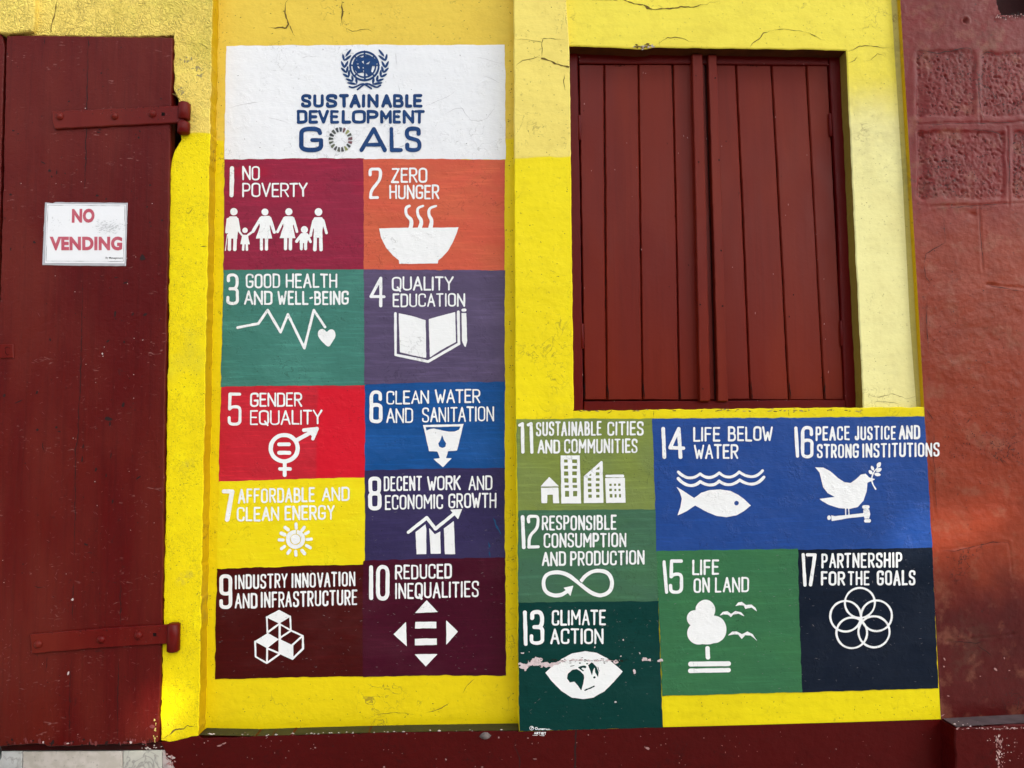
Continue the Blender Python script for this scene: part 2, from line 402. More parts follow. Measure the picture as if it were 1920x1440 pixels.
def roughcast(name, col, col2, zs, dirt_shade_col=(.16, .10, .02), dirt_shade=.8, rough=.6, zw=.003):
    t = NT(name)
    z = t.n('ShaderNodeSeparateXYZ'); t.l(t.pos, z.inputs[0])
    zz = t.mul(z.outputs[2], t.mul(t.mul(t.noise(14, 4, off=2.2), .5, 'SUBTRACT'), .02), 'ADD')
    c = t.mix(t.step(zz, zs - zw, zs + zw), col2, col)
    up = t.step(zz, zs - .3, zs + .45)
    c = t.mix(t.mul(t.step(t.noise(4, 4, off=1.), .46, .72), .35), c, (.86, .78, .60), 'MULTIPLY')
    c = t.mix(t.mul(t.step(t.noise(19, 4, off=5.), .52, .66), .25), c, (1.0, .92, .6), 'SOFT_LIGHT')
    cr = t.mul(lines(t, 62, .030, 3, 3.3, .9), t.step(t.noise(11, 3, off=7.7), .36, .6))
    cr2 = t.mul(lines(t, 120, .03, 3, 1.9, .8), t.step(t.noise(24, 3, off=2.7), .5, .62))
    d = t.mul(cr, cr2, 'MAXIMUM')
    d = t.mul(d, t.mul(t.mul(up, .6), .42, 'ADD'))
    c = t.mix(t.mul(d, dirt_shade, 'MULTIPLY', True), c, dirt_shade_col)  # crevice shade put into the colour with dirt, following the bump lines
    sp = t.mul(t.step(t.noise(150, 3, off=4.9), .66, .72), t.step(t.noise(9, 3, off=6.), .45, .6))
    c = t.mix(t.mul(sp, .75), c, (.09, .07, .03))
    st = t.mul(t.step(t.noise(6, 5, off=15.), .6, .72), t.step(t.noise(60, 4, off=16.), .4, .6))
    c = t.mix(t.mul(st, .45), c, (.34, .28, .08))
    c = t.mix(t.mul(t.step(t.noise(3.3, 5, off=31., rough=.6), .50, .68), .4), c, (.52, .46, .05))
    rg = lines(t, 62, .16, 3, 3.3, .9)
    t.bump([(t.noise(9, 3, off=.4), .006), (t.mul(rg, up), -.0026), (t.mul(t.noise(70, 5, off=.9), t.mul(t.mul(up, .65), .35, 'ADD')), .0030), (t.noise(260, 3, off=1.1), .0008)])
    return t.fin(c, rough, .15)
def paint(name, col, var=.18, rough=.48, patch=None, spec=.22, hue=None, vs=5.0):
    """brushed wall paint: soft streaks, coats of slightly different tone"""
    t = NT(name); c = col
    alt = hue if hue else tuple(min(.9, x * 1.35 + .012) for x in col)
    c = t.mix(t.mul(t.step(t.noise(vs, 5, (.8, 1, 1.5), .5, 2.9, .6), .42, .66), var * 2.2, 'MULTIPLY', True), c, alt)
    c = t.mix(t.mul(t.step(t.noise(26, 4, (.3, 1, 1.5), .3, 5.3), .46, .7), var * 1.6), c, (.76, .76, .78), 'MULTIPLY')
    c = t.mix(t.mul(t.step(t.noise(90, 3, (.10, 1, 1.6), .2, 7.9), .5, .72), var * 1.2), c, (1.0, 1.0, 1.0), 'OVERLAY')
    if patch:
        pc, (x0, z0, x1, z1), e = patch
        xyz = t.n('ShaderNodeSeparateXYZ'); t.l(t.pos, xyz.inputs[0])
        wob = t.mul(t.mul(t.noise(22, 4, off=1.9), .5, 'SUBTRACT'), .02)
        X = t.mul(xyz.outputs[0], wob, 'ADD'); Z = t.mul(xyz.outputs[2], wob, 'ADD')
        k = t.mul(t.mul(t.step(X, x0, x0 + e), t.mul(1.0, t.step(X, x1 - e, x1), 'SUBTRACT')), t.mul(t.step(Z, z0, z0 + e), t.mul(1.0, t.step(Z, z1 - e, z1), 'SUBTRACT')))
        c = t.mix(t.mul(k, .8), c, pc)
    cr = t.mul(lines(t, 22, .012, 4, 6.6), t.step(t.noise(5.5, 3, off=8.8), .52, .62))
    pit = t.mul(t.step(t.noise(120, 4, off=9.3), .68, .74), t.step(t.noise(8, 3, off=3.9), .45, .6))
    c = t.mix(t.mul(t.mul(cr, pit, 'MAXIMUM'), .5), c, tuple(x * .35 for x in col))
    t.bump([(t.noise(7, 3, off=.4), .006), (t.noise(48, 4, off=.9), .0013), (t.noise(210, 3, (.35, 1, 1.3), .2, 1.1), .00055),
            (t.mul(t.step(t.noise(20, 6, off=4.4, rough=.7), .55, .68), 1.0), .0007)])
    return t.fin(c, t.mul(t.mul(t.noise(30, 3, off=2.), .25), rough - .1, 'ADD'), spec)
def wood(name, col, col2, rough=.42, grain=1.0, scratch=.0, var=.35, spec=.16, chips=0.0):
    t = NT(name)
    c = t.mix(t.mul(t.step(t.noise(2.6, 4, (1.6, 1, .5), .4, 3.), .36, .68), 1.0), col, col2)
    c = t.mix(t.mul(t.step(t.noise(60, 4, (1, 1, .045), .6, 1.3), .46, .72), var), c, (.62, .58, .6), 'MULTIPLY')
    if scratch:
        k = t.mul(t.step(t.noise(110, 3, (.3, 1, .9), 1.4, 4.), .64, .74), t.step(t.noise(6, 4, off=5.), .42, .62))
        c = t.mix(t.mul(k, scratch), c, (.26, .11, .10))
        k2 = t.mul(t.step(t.noise(55, 4, (.6, 1, .8), 1.5, 14.), .65, .71), t.step(t.noise(5, 4, off=15.), .46, .62))
        c = t.mix(t.mul(k2, scratch * .8), c, (.045, .008, .008))
    t.bump([(t.noise(60, 4, (1, 1, .045), .6, 1.3), .0009 * grain), (t.noise(14, 4, (1, 1, .6), .5, 2.), .0022 * grain), (t.noise(120, 4, (.5, 1, .7), .8, 6.), .0006 * grain)])
    return t.fin(c, t.mul(t.mul(t.noise(18, 4, (1, 1, .4), off=2.), .28), rough - .12, 'ADD'), spec)
def plain(name, col, rough=.6, spec=.4, var=.25, bs=80, ba=.0008, alt=None):
    t = NT(name)
    c = t.mix(t.mul(t.step(t.noise(bs * .3, 5, off=2.), .4, .68), var * 1.5, 'MULTIPLY', True), col, alt or tuple(x * .55 for x in col))
    t.bump([(t.noise(bs, 4, off=1.), ba), (t.noise(bs * 4, 3), ba * .35)])
    return t.fin(c, rough, spec)

def zpx(u, v, y=0.0): return float(p1(u, v, y)[2])
Y_FADE = S(228, 204, 92); Y_NEW = S(236, 214, 16, 1.06, .0)
M_ROUGH = roughcast('roughcast yellow plaster', S(246, 219, 112), S(244, 222, 14), zpx(360, 250))
M_BAY = plaster('bay yellow paint', S(234, 203, 80), S(238, 214, 2), zpx(410, 262, .055), dirt_shade=.55, relief=1.1)
M_COL = plaster('column yellow paint', S(246, 226, 118), S(246, 226, 6), zpx(1015, 295), dirt_shade=.45, relief=1.0, soil=.25)
M_LINTEL = plaster('lintel yellow paint', S(250, 230, 84), S(250, 240, 168), zpx(1640, 190, .022), zw=.11, dirt_shade=.4, relief=.9, zig=.02, soil=.2)
M_LOWY = plaster('fresh yellow paint', S(238, 220, 20), dirt_shade=.35, relief=.9)
M_SOFFIT = plain('dark brown soffit', S(78, 46, 14), .7, .2, var=.6, bs=60)  # underside in a darker brown than the lintel face
M_STRIP = plaster('orange edge paint and bounce tint', S(204, 166, 26), dirt_shade=.95, soil=.7)  # painted-in bay bounce on the pilaster side; own paint on red wall's edge
M_EDGE = plaster('greyed yellow edge', S(196, 182, 98), dirt_shade=.7, soil=.5)
M_LEDGE = plain('grey green ledge paint', S(56, 57, 44), .6, var=.5, bs=60, ba=.001)
M_CRACK = plain('dark crack', (.025, .014, .008), .9, .1)  # near-black colour for flecks and cracks
M_CRACKY = plain('dirty crack', (.16, .11, .03), .9, .1)
M_DARK = plain('dark gap', (.008, .004, .004), .9, .1)
M_WHITE = paint('white lettering paint', (.84, .86, .86), .03, .5, hue=(.79, .82, .84))
M_HEAD = paint('white panel paint', (.80, .82, .84), .06, .5, hue=(.72, .75, .78))
M_NAVY = paint('navy lettering paint', S(8, 64, 112), .16)
M_RED = plaster('red wall paint', S(146, 66, 48, 1.06, .018), S(86, 18, 13, 1.06, .014), zpx(1850, 1090), zw=.12, dirt_shade=.8, dirt_shade_col=(.035, .008, .007), relief=1.0, rough=.42, spec=.26, zig=.05, mottle=.30, soil=.35, streak=.2, top=(S(124, 46, 46, 1.06, .016), zpx(1850, 400), .16))
M_PLINTH = plaster('maroon plinth paint', S(80, 18, 19, 1.06, .008), dirt_shade=.4, dirt_shade_col=(.02, .004, .004), relief=1.2, rough=.45, spec=.12, mottle=.3)
M_PALE = plain('bare chipped plaster', (.52, .44, .42), .8, .2, var=.5, bs=120)
M_SPECK = plain('pale paint chip', (.62, .48, .46), .7, .3)
M_MAROON = plain('dark red chip', (.018, .004, .004), .7, .3)

M_LSCR = plain('pale scratch', (.20, .18, .19), .6, .2)
M_DPIT = plain('dark pit', (.02, .018, .02), .7, .1)
M_HAIR = plain('grey hairline', (.55, .56, .58), .7, .2)

# ------------------------------------------------------------------ ground
g = MB(); GZ = -0.42
g.add([(-400, -400, GZ), (400, -400, GZ), (400, .3, GZ), (-400, .3, GZ)], [(0, 1, 2, 3)])
tg = NT('street asphalt')
cg = tg.mix(tg.step(tg.noise(.8, 6), .35, .7), (.05, .048, .045), (.085, .08, .074))
tg.bump([(tg.noise(60, 4), .004)])
tag(g.build('street', tg.fin(cg, .85, .3)), kind='structure')

g = MB(); g.add([(-30, -2.9, GZ + .12), (30, -2.9, GZ + .12), (30, .3, GZ + .12), (-30, .3, GZ + .12), (-30, -2.9, GZ - .1), (30, -2.9, GZ - .1)], [(0, 1, 2, 3), (4, 5, 1, 0)])
tp = NT('pavement concrete'); cp = tp.mix(tp.step(tp.noise(1.6, 6), .35, .7), (.30, .285, .26), (.22, .21, .20)); tp.bump([(tp.noise(60, 4), .003)])
tag(g.build('pavement', tp.fin(cp, .85, .3)), kind='structure')  # unseen pale paving, added to bounce light onto the lower wall

# ------------------------------------------------------------------ the yellow painted wall
wall = thing('painted_wall', 'yellow plastered wall with two pilasters and painted goal panels above a maroon plinth', 'wall', (0, 0, GZ))
# left pilaster and the plaster over the door (front plane)
mb = MB()
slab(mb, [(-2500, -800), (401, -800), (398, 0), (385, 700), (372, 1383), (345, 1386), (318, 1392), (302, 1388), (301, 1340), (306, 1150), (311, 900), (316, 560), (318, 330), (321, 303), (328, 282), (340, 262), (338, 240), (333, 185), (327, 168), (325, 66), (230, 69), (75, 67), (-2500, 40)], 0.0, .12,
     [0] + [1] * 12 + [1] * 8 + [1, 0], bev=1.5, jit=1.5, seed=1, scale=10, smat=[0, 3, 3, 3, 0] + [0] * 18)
slab(mb, [(-2500, 40), (-522, 54), (-522, 1900), (-2500, 1900)], .002, .12, [0, 1, 0, 0], bev=2, jit=1, seed=9)
slab(mb, [(-2500, -800), (66, -800), (65, 40), (60, 58), (30, 61), (-2500, 38)], -.018, .01, [0, 1, 1, 1, 1, 0], bev=2, jit=1.2, seed=2)
ribbon(mb, [(108, -5), (104, 20), (97, 45), (95, 66)], -.0008, 2.2, 1, 3)
ribbon(mb, [(305, 1385), (318, 1378), (330, 1366), (345, 1368), (352, 1360), (368, 1362)], -.0008, 2.6, 1, 4, 1.4)
ribbon(mb, [(322, 176), (332, 180), (340, 190)], -.0008, 3.5, 1, 5)
ribbon(mb, [(376, 462), (388, 463)], -.0008, 2.4, 1, 6)
ribbon(mb, [(352, 392), (348, 399), (355, 400), (362, 390)], -.0008, 1.5, 1, 7)
ribbon(mb, [(370, 80), (382, 85), (392, 92)], -.0008, 1.4, 1, 8)
for i in range(420):
    v = rng.uniform(260, 1380); u = rng.uniform(318 - (v - 260) * .012, 384 - (v - 260) * .012)
    fleck(mb, u, v, -.0007, rng.uniform(.3, 1.3), rng.uniform(.25, .7), rng.uniform(0, 3), 1)
for (u, v, a, b) in ((352, 112, 9, 6), (368, 128, 10, 5), (375, 140, 7, 4), (340, 170, 9, 4)):
    for k in range(9): fleck(mb, u + rng.normal(0, a * .6), v + rng.normal(0, b * .6), -.0006 - k * 1e-5, rng.uniform(1, 3.2), rng.uniform(.8, 2), rng.uniform(0, 3), 2, 9)
M_SOIL = plain('grey soiling', (.36, .29, .12), .8, .2)
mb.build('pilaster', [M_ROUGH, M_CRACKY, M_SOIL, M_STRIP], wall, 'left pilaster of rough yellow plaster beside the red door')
# recessed bay
mb = MB(); YB = .055
sheet(mb, [(360, -800), (1010, -800), (1010, 1420), (350, 1420)], YB)
ribbon(mb, [(538, -4), (533, 25), (541, 45), (536, 52), (520, 53), (503, 52)], YB - .0008, 3.2, 1, 11, 1.6)
ribbon(mb, [(541, 45), (548, 60), (553, 68)], YB - .0008, 1.6, 1, 12)
ribbon(mb, [(640, -4), (642, 20), (641, 48)], YB - .0008, 3.0, 1, 13)
ribbon(mb, [(641, 48), (660, 58), (690, 55), (702, 62)], YB - .0008, 1.0, 1, 14)
ribbon(mb, [(800, 1336), (822, 1330), (842, 1318)], YB - .0008, 1.8, 1, 15)
ribbon(mb, [(868, 1300), (875, 1285), (890, 1272)], YB - .0008, 1.0, 1, 16)
ribbon(mb, [(700, 1340), (740, 1335), (780, 1341)], YB - .0008, .9, 1, 17)
for i in range(90):
    fleck(mb, rng.uniform(405, 950), rng.choice([rng.uniform(0, 82), rng.uniform(1282, 1352)]), YB - .0007, rng.uniform(.5, 2.2), rng.uniform(.3, .8), rng.normal(0, .5), 1)
for i in range(110):
    v = rng.uniform(0, 1350); fleck(mb, 411 - v * .0175 + abs(rng.normal(0, 5)), v, YB - .0007, rng.uniform(.3, 1.1), rng.uniform(.3, 1.0), rng.uniform(0, 3), 1)
for i in range(90):
    v = rng.uniform(0, 1350); fleck(mb, 956 + v * .004 + rng.normal(0, 3), v, YB - .0007, rng.uniform(.5, 1.5), rng.uniform(.4, 1.2), rng.uniform(0, 3), 1)
mb.build('recessed_bay', [M_BAY, M_CRACKY], wall)
# right pilaster
mb = MB()
slab(mb, [(961, -800), (1050, -800), (1062, 0), (1068, 100), (1076, 768), (1076, 786), (967, 786), (966, 780)], -.0008, .13, [0, 1, 1, 1, 0, 0, 0, 1], bev=1.6, jit=.7, seed=21)
ribbon(mb, [(966, 124), (980, 113), (995, 110), (1008, 107), (1016, 108)], -.0016, 1.2, 1, 22)
ribbon(mb, [(1015, 108), (1030, 113), (1044, 119), (1056, 123), (1067, 126)], -.0016, 3.4, 1, 23, 1.3, taper=False)
ribbon(mb, [(1016, 72), (1016, 90), (1015, 106)], -.0016, 1.0, 1, 24)
ribbon(mb, [(965, 73), (990, 75), (1016, 79), (1018, 72), (1040, 73), (1062, 76)], -.0016, 1.0, 1, 25)
ribbon(mb, [(1058, 138), (1057, 150), (1060, 170)], -.0016, 1.2, 1, 26)
for i in range(110):
    fleck(mb, rng.uniform(968, 1064), rng.uniform(0, 780), -.0014, rng.uniform(.5, 1.8), rng.uniform(.3, .7), rng.normal(.3, .5), 1)
mb.build('pilaster', [M_COL, M_CRACKY], wall, 'pale topped yellow pilaster between the white header panel and the shutters')
# lintel and right pier, set slightly back
mb = MB(); YL = .022
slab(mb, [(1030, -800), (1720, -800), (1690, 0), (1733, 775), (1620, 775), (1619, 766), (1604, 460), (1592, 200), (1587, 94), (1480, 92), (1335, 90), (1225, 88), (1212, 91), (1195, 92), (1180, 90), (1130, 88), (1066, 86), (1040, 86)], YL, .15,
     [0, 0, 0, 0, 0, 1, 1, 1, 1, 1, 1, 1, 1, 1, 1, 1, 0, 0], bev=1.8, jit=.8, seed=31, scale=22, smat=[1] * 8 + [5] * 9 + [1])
ribbon(mb, [(1110, 1), (1135, 2), (1152, -1), (1170, 1), (1188, 8), (1205, 9), (1216, 15), (1226, 17), (1240, 17), (1258, 17), (1275, 14), (1288, 12), (1300, 13), (1330, 6), (1350, 1)], YL - .0008, 2.2, 2, 32, 1.6)
ribbon(mb, [(1207, 9), (1214, 14), (1222, 17)], YL - .0012, 5.0, 2, 33, .8)
ribbon(mb, [(1228, 86), (1240, 78), (1252, 70), (1268, 71), (1284, 72), (1292, 77), (1305, 78)], YL - .0008, 1.3, 2, 34, .9)
ribbon(mb, [(1406, 88), (1412, 80), (1424, 72), (1432, 62), (1444, 58)], YL - .0008, 2.0, 2, 35)
ribbon(mb, [(1515, 60), (1532, 68), (1540, 75), (1548, 76)], YL - .0008, 1.1, 2, 36)
ribbon(mb, [(1588, 96), (1600, 94), (1612, 86), (1632, 85), (1650, 89), (1668, 90)], YL - .0008, 1.3, 2, 37)
ribbon(mb, [(1590, 118), (1602, 113), (1609, 104)], YL - .0008, .9, 2, 38)
ribbon(mb, [(1622, 114), (1632, 112), (1645, 100), (1660, 107)], YL - .0008, .8, 2, 39)
ribbon(mb, [(1625, 740), (1650, 745), (1672, 738), (1700, 748), (1722, 742)], YL - .0008, .9, 2, 40)
ribbon(mb, [(1630, 755), (1648, 752), (1690, 758)], YL - .0008, .8, 2, 41)
for i in range(26): fleck(mb, 1206 + rng.normal(0, 11), 87 + rng.normal(0, 2.5), YL - .0009 - i * 1e-5, rng.uniform(1.5, 4), rng.uniform(.8, 2), rng.normal(0, .5), 2 if i % 3 else 3)
for i in range(60): fleck(mb, rng.uniform(1600, 1665), rng.uniform(150, 760), YL - .0007, rng.uniform(.4, 1.1), rng.uniform(.3, .6), rng.uniform(0, 3), 2)
ribbon(mb, [(1577.5, 112), (1585, 260), (1593.5, 405), (1603, 600), (1611, 764)], .069, 1.6, 3, 45, .3, taper=False)
for i in range(40): fleck(mb, rng.uniform(1075, 1660), rng.uniform(4, 84), YL - .0007, rng.uniform(.4, 1.4), rng.uniform(.3, .7), rng.uniform(0, 3), 2)
ribbon(mb, [(1440, 58), (1470, 55), (1500, 58), (1518, 62)], YL - .0008, .8, 2, 46)
# greyed yellow fillet where the pier meets the red wall
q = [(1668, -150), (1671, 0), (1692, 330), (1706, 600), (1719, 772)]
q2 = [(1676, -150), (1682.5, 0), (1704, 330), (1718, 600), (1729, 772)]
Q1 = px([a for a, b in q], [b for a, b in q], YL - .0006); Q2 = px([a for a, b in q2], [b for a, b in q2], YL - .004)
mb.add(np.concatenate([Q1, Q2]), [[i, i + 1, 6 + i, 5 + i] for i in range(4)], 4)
M_REVEAL = plaster('shaded olive reveal paint', S(142, 124, 60), dirt_shade=.7)  # shade of the left-facing reveal put into the olive colour
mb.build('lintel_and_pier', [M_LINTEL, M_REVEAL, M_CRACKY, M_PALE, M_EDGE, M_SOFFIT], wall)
# lower wall under the window (front plane) and its sill edge
mb = MB()
slab(mb, [(966, 772), (1075, 770), (1225, 768), (1605, 764), (1733, 763), (1764, 1349), (1242, 1364), (973, 1371), (968, 1000)], 0.0, .14, [1, 1, 1, 1, 0, 0, 0, 1, 1], bev=1.4, jit=1.2, seed=51)
ribbon(mb, [(966, 770), (1010, 772), (1074, 771)], -.0006, 1.0, 1, 52)
for (u, v) in ((1075, 778), (1225, 776), (1479, 775)): ribbon(mb, [(u, v - 6), (u + 1, v + 6)], -.0006, 1.0, 1, u)
for i in range(60): fleck(mb, rng.uniform(1080, 1640), 770 + rng.normal(0, 1.2), -.0007 - i * 1e-6, rng.uniform(1, 5), rng.uniform(.5, 1.1), rng.normal(0, .2), 2 if i % 2 else 1)
for i in range(40): fleck(mb, rng.uniform(1250, 1755), rng.uniform(1306, 1350), -.0006, rng.uniform(.5, 1.8), rng.uniform(.4, .8), rng.uniform(0, 3), 1)
mb.build('lower_wall', [M_LOWY, M_CRACKY, M_SOIL], wall)
# plinth
mb = MB()
slab(mb, [(302, 1392), (318, 1391), (345, 1385), (372, 1379), (378, 1384), (480, 1381), (600, 1377), (760, 1373), (900, 1371), (972, 1371), (1242, 1363.5), (1500, 1357), (1765, 1348.5), (1790, 1349), (1800, 2000), (340, 2000), (330, 1448), (322, 1430), (312, 1418), (309, 1405)], -.0015, .16,
     [1] * 9 + [0, 0, 0, 0, 0, 0, 1, 1, 1, 1, 1], bev=1.0, jit=1.6, seed=61, scale=9)
ribbon(mb, [(1080, 1366), (1079, 1400), (1078, 1445)], -.0022, 3.0, 1, 62, .5, taper=False)
ribbon(mb, [(968, 1385), (966, 1400), (974, 1420), (975, 1445)], -.0022, 1.5, 1, 63)
for i in range(150):
    fleck(mb, rng.uniform(330, 1760), 1372 + rng.beta(1.2, 1.2) * 70, -.0021, rng.uniform(.4, 1.5), rng.uniform(.3, .9), rng.uniform(0, 3), 2 if i % 3 else 1)
for (u, v, a, b, r) in ((412, 1398, 6, 1.6, -.3), (420, 1394, 4, 1.3, -.4), (383, 1393, 1.5, 1.2, 0), (591, 1402, 1.6, 1.4, 0), (836, 1424, 1.8, 1.8, 0), (1003, 1423, 4, .8, 0), (935, 1383, 1.6, 1.8, 0), (990, 1384, 1.5, 1.2, 0), (1103, 1378, 1.4, 1.2, 0), (720, 1438, 2, 2, 0), (904, 1438, 2, 1.5, 0), (1214, 1403, 4, 2.5, .6)):
    fleck(mb, u, v, -.0024, a, b, r, 2, 8)
for i in range(30): fleck(mb, 320 + rng.normal(0, 5), 1428 + rng.normal(0, 9), -.0026 - i * 1e-5, rng.uniform(1, 4), rng.uniform(.8, 2.5), rng.uniform(0, 3), 2 if i % 2 else 3)
M_CHIPR = plain('pale red chip', (.38, .20, .19), .7, .3)
pl = mb.build('plinth', [M_PLINTH, M_MAROON, M_CHIPR, M_PALE], wall)
# painted ledge on top of the plinth, at the foot of the bay
mb = MB()
P = [(374, 1379), (480, 1381), (600, 1377), (760, 1373), (900, 1371), (972, 1370)]
A = px([a for a, b in P], [b for a, b in P], -.001); B = A.copy(); B[:, 1] = YB - .0005; A[:, 2] += .0012; B[:, 2] += .0012
mb.add(np.concatenate([A, B]), [[i, i + 1, 7 + i, 6 + i] for i in range(5)], 0)
for i in range(34):
    u = rng.uniform(385, 960); v = np.interp(u, [a for a, b in P], [b for a, b in P]); c = p1(u, v, rng.uniform(-.002, .012)); c[2] = p1(u, v, -.001)[2] + .0012
    r = rng.uniform(.0012, .0045); t = np.linspace(0, 2 * math.pi, 7)[:-1]
    mb.add([c + (0, 0, r * .8)] + [c + (r * 1.4 * math.cos(x), r * math.sin(x), 0) for x in t], [(0, 1 + k, 1 + (k + 1) % 6) for k in range(6)], 1)
mb.build('ledge', [M_LEDGE, M_PALE], wall)
# lump of mortar stuck under the ledge
mb = MB(); c = p1(910, 1380, -.004)
t = [(math.cos(a), math.sin(a)) for a in np.linspace(0, 2 * math.pi, 12)[:-1]]
V = [c + (0, -.012, 0)] + [c + (x * .012 * rng.uniform(.7, 1.2), -.006, y * .008) for x, y in t] + [c + (x * .018 * rng.uniform(.8, 1.2), .004, y * .011) for x, y in t]
mb.add(V, [(0, 1 + i, 1 + (i + 1) % 11) for i in range(11)] + [(1 + i, 12 + i, 12 + (i + 1) % 11, 1 + (i + 1) % 11) for i in range(11)], 0, True)
mb.build('mortar_lump', plain('grey mortar', (.16, .13, .125), .8, .2, var=.6, bs=160, ba=.001), wall)

# ------------------------------------------------------------------ the painted goal panels
M_SMEAR = plain('blue smear', S(38, 84, 124), .6, .2)
B_ = (-40, -40, 1960, 1480)
BAY, FRONT = YB, -.0016
LAYER = [0]
def panel(poly, material, plane, label, jit=1.0, name='mural_panel', scr=0, extra=()):
    LAYER[0] += 1; y = plane - .0008 - .00012 * (LAYER[0] % 6)
    mb = MB(); sheet(mb, poly, y, 0, jit, LAYER[0], 4.0)
    q = np.array(poly, float); lo, hi = q.min(0) + 8, q.max(0) - 8
    for i in range(26): fleck(mb, rng.uniform(lo[0], hi[0]), rng.uniform(lo[1], hi[1]), y - .0003, rng.uniform(.3, 1.4), rng.uniform(.25, .6), rng.normal(0, .5), 1)
    for i in range(scr): fleck(mb, rng.uniform(lo[0], hi[0]), rng.uniform(lo[1], hi[1]), y - .0003, rng.uniform(.5, 3.0), rng.uniform(.2, .4), rng.normal(0, .5), 2)
    for i, c in enumerate(extra): ribbon(mb, c, y - .0004 - i * 1e-5, .9 if name == 'mural_header' else 3.5, 3, 300 + i, .9)
    o = mb.build(name, [material, M_DPIT, M_LSCR, M_HAIR if name == 'mural_header' else M_SMEAR], wall, label)
    return o, mb
def art(parent, name, org, s, bounds, fn, plane, material=None, wob=.45, dy=.0022):
    a = Art(org, s, bounds, wob); fn(a); mb = MB(); a.mesh(mb, plane - dy)
    return mb.build(name, material or M_WHITE, parent)
def texts(lines_, sw):
    def fn(a):
        for t, x0, x1, a0, a1, b0, b1 in lines_: word(a, t, x0, x1, a0, a1, b0, b1, sw * .86)
    return fn
def bnd(lines_): return (min(l[1] for l in lines_), min(min(l[3], l[4]) for l in lines_), max(l[2] for l in lines_), max(max(l[5], l[6]) for l in lines_) + 25)
def goal(poly, material, plane, label, org, s, num, nb, ls, sw, icon, ib, jit=1.0, scr=0, extra=()):
    o, _ = panel(poly, material, plane, label, jit, scr=scr, extra=extra)
    art(o, 'numeral', org, s, nb, num, plane)
    art(o, 'lettering', org, s, bnd(ls), texts(ls, sw), plane)
    if icon: art(o, 'pictogram', org, s, ib, icon, plane)
    return o
def rng_box(u0, v0, u1, v1, y):
    a = p1(u0, v1, y); b = p1(u1, v0, y); return (a[0], a[2], b[0], b[2])

# header
hd, _ = panel([(424, 86), (690, 84), (946, 84), (948, 150), (948, 299), (682, 298), (421, 300), (422, 200)], M_HEAD, BAY, 'white header panel with blue globe emblem and goals title', name='mural_header', extra=[[(795, 200), (812, 193), (831, 184), (845, 178), (856, 169)], [(825, 217), (838, 212), (850, 205), (866, 203), (872, 212), (881, 225), (897, 228), (912, 222), (925, 206), (937, 194)], [(562, 109), (580, 105), (598, 106)], [(425, 203), (445, 198), (470, 193), (495, 189)], [(747, 157), (748, 166), (749, 175)], [(740, 98), (743, 110), (744, 124)], [(888, 105), (915, 112), (942, 120)], [(500, 220), (520, 224), (545, 232)], [(905, 140), (925, 150), (940, 158)], [(640, 262), (648, 268), (655, 262)]])
to, ts = (540, 160), 280 / 1920
def title(a):
    for c, x0, x1 in zip('SUSTAINABLE', (168, 325, 487, 658, 792, 950, 1022, 1198, 1350, 1508, 1608), (300, 460, 632, 783, 934, 992, 1166, 1338, 1488, 1598, 1730)): glyph(a, c, x0, 113, x1, 288, 41)
    for c, x0, x1 in zip('DEVELOPMENT', (113, 265, 383, 540, 690, 823, 1011, 1185, 1346, 1475, 1620), (250, 385, 528, 656, 811, 1001, 1162, 1335, 1452, 1622, 1758)): glyph(a, c, x0, 317, x1, 492, 38)
    a.stroke([(412, 612), (390, 560), (172, 560), (172, 680), (172, 710), (172, 832), (425, 830), (425, 706)], 58, True); a.stroke([(310, 704), (428, 704)], 50)
    a.stroke([(945, 830), (1104, 562), (1243, 830)], 54); a.stroke([(1020, 763), (1180, 763)], 46)
    a.stroke([(1328, 560), (1334, 832), (1452, 832)], 50)
    a.stroke([(1678, 620), (1678, 556), (1528, 556), (1528, 665), (1610, 690), (1690, 715), (1690, 832), (1533, 832), (1533, 765)], 54, True)
art(hd, 'lettering', to, ts, (100, 100, 1780, 880), title, BAY, M_NAVY)
# ring of coloured wedges standing for the O
mb = MB(); wc = [S(30, 60, 85), S(120, 45, 60), S(170, 180, 90), S(70, 85, 70), S(120, 60, 75), S(125, 40, 60), S(30, 60, 60), S(165, 175, 80), S(60, 60, 62), S(95, 100, 85), S(70, 70, 78), S(105, 115, 80), S(75, 90, 62), S(45, 65, 55), S(22, 45, 55), S(70, 80, 70), S(40, 60, 70)]
mats = [paint('wheel paint %d' % i, tuple(.55 * x + .45 * (.09 + .12 * sum(c)) for x in c), .1) for i, c in enumerate(wc)]
for i in range(17):
    a0 = -math.pi / 2 + i * 2 * math.pi / 17 - .13; a1 = a0 + .25
    q = [(677 + r * math.cos(a) * .98, 697 + r * 1.02 * math.sin(a)) for r, a in ((100, a0 + .03), (156, a0), (157, (a0 + a1) / 2), (154, a1), (98, a1 - .03))]
    q = [(540 + ts * (x + random.uniform(-3, 3)), 160 + ts * (yv + random.uniform(-3, 3))) for x, yv in q]
    sheet(mb, q, BAY - .0024, i)
mb.build('colour_wheel', mats, hd)
eo, es = (620, 80), 140 / 1920
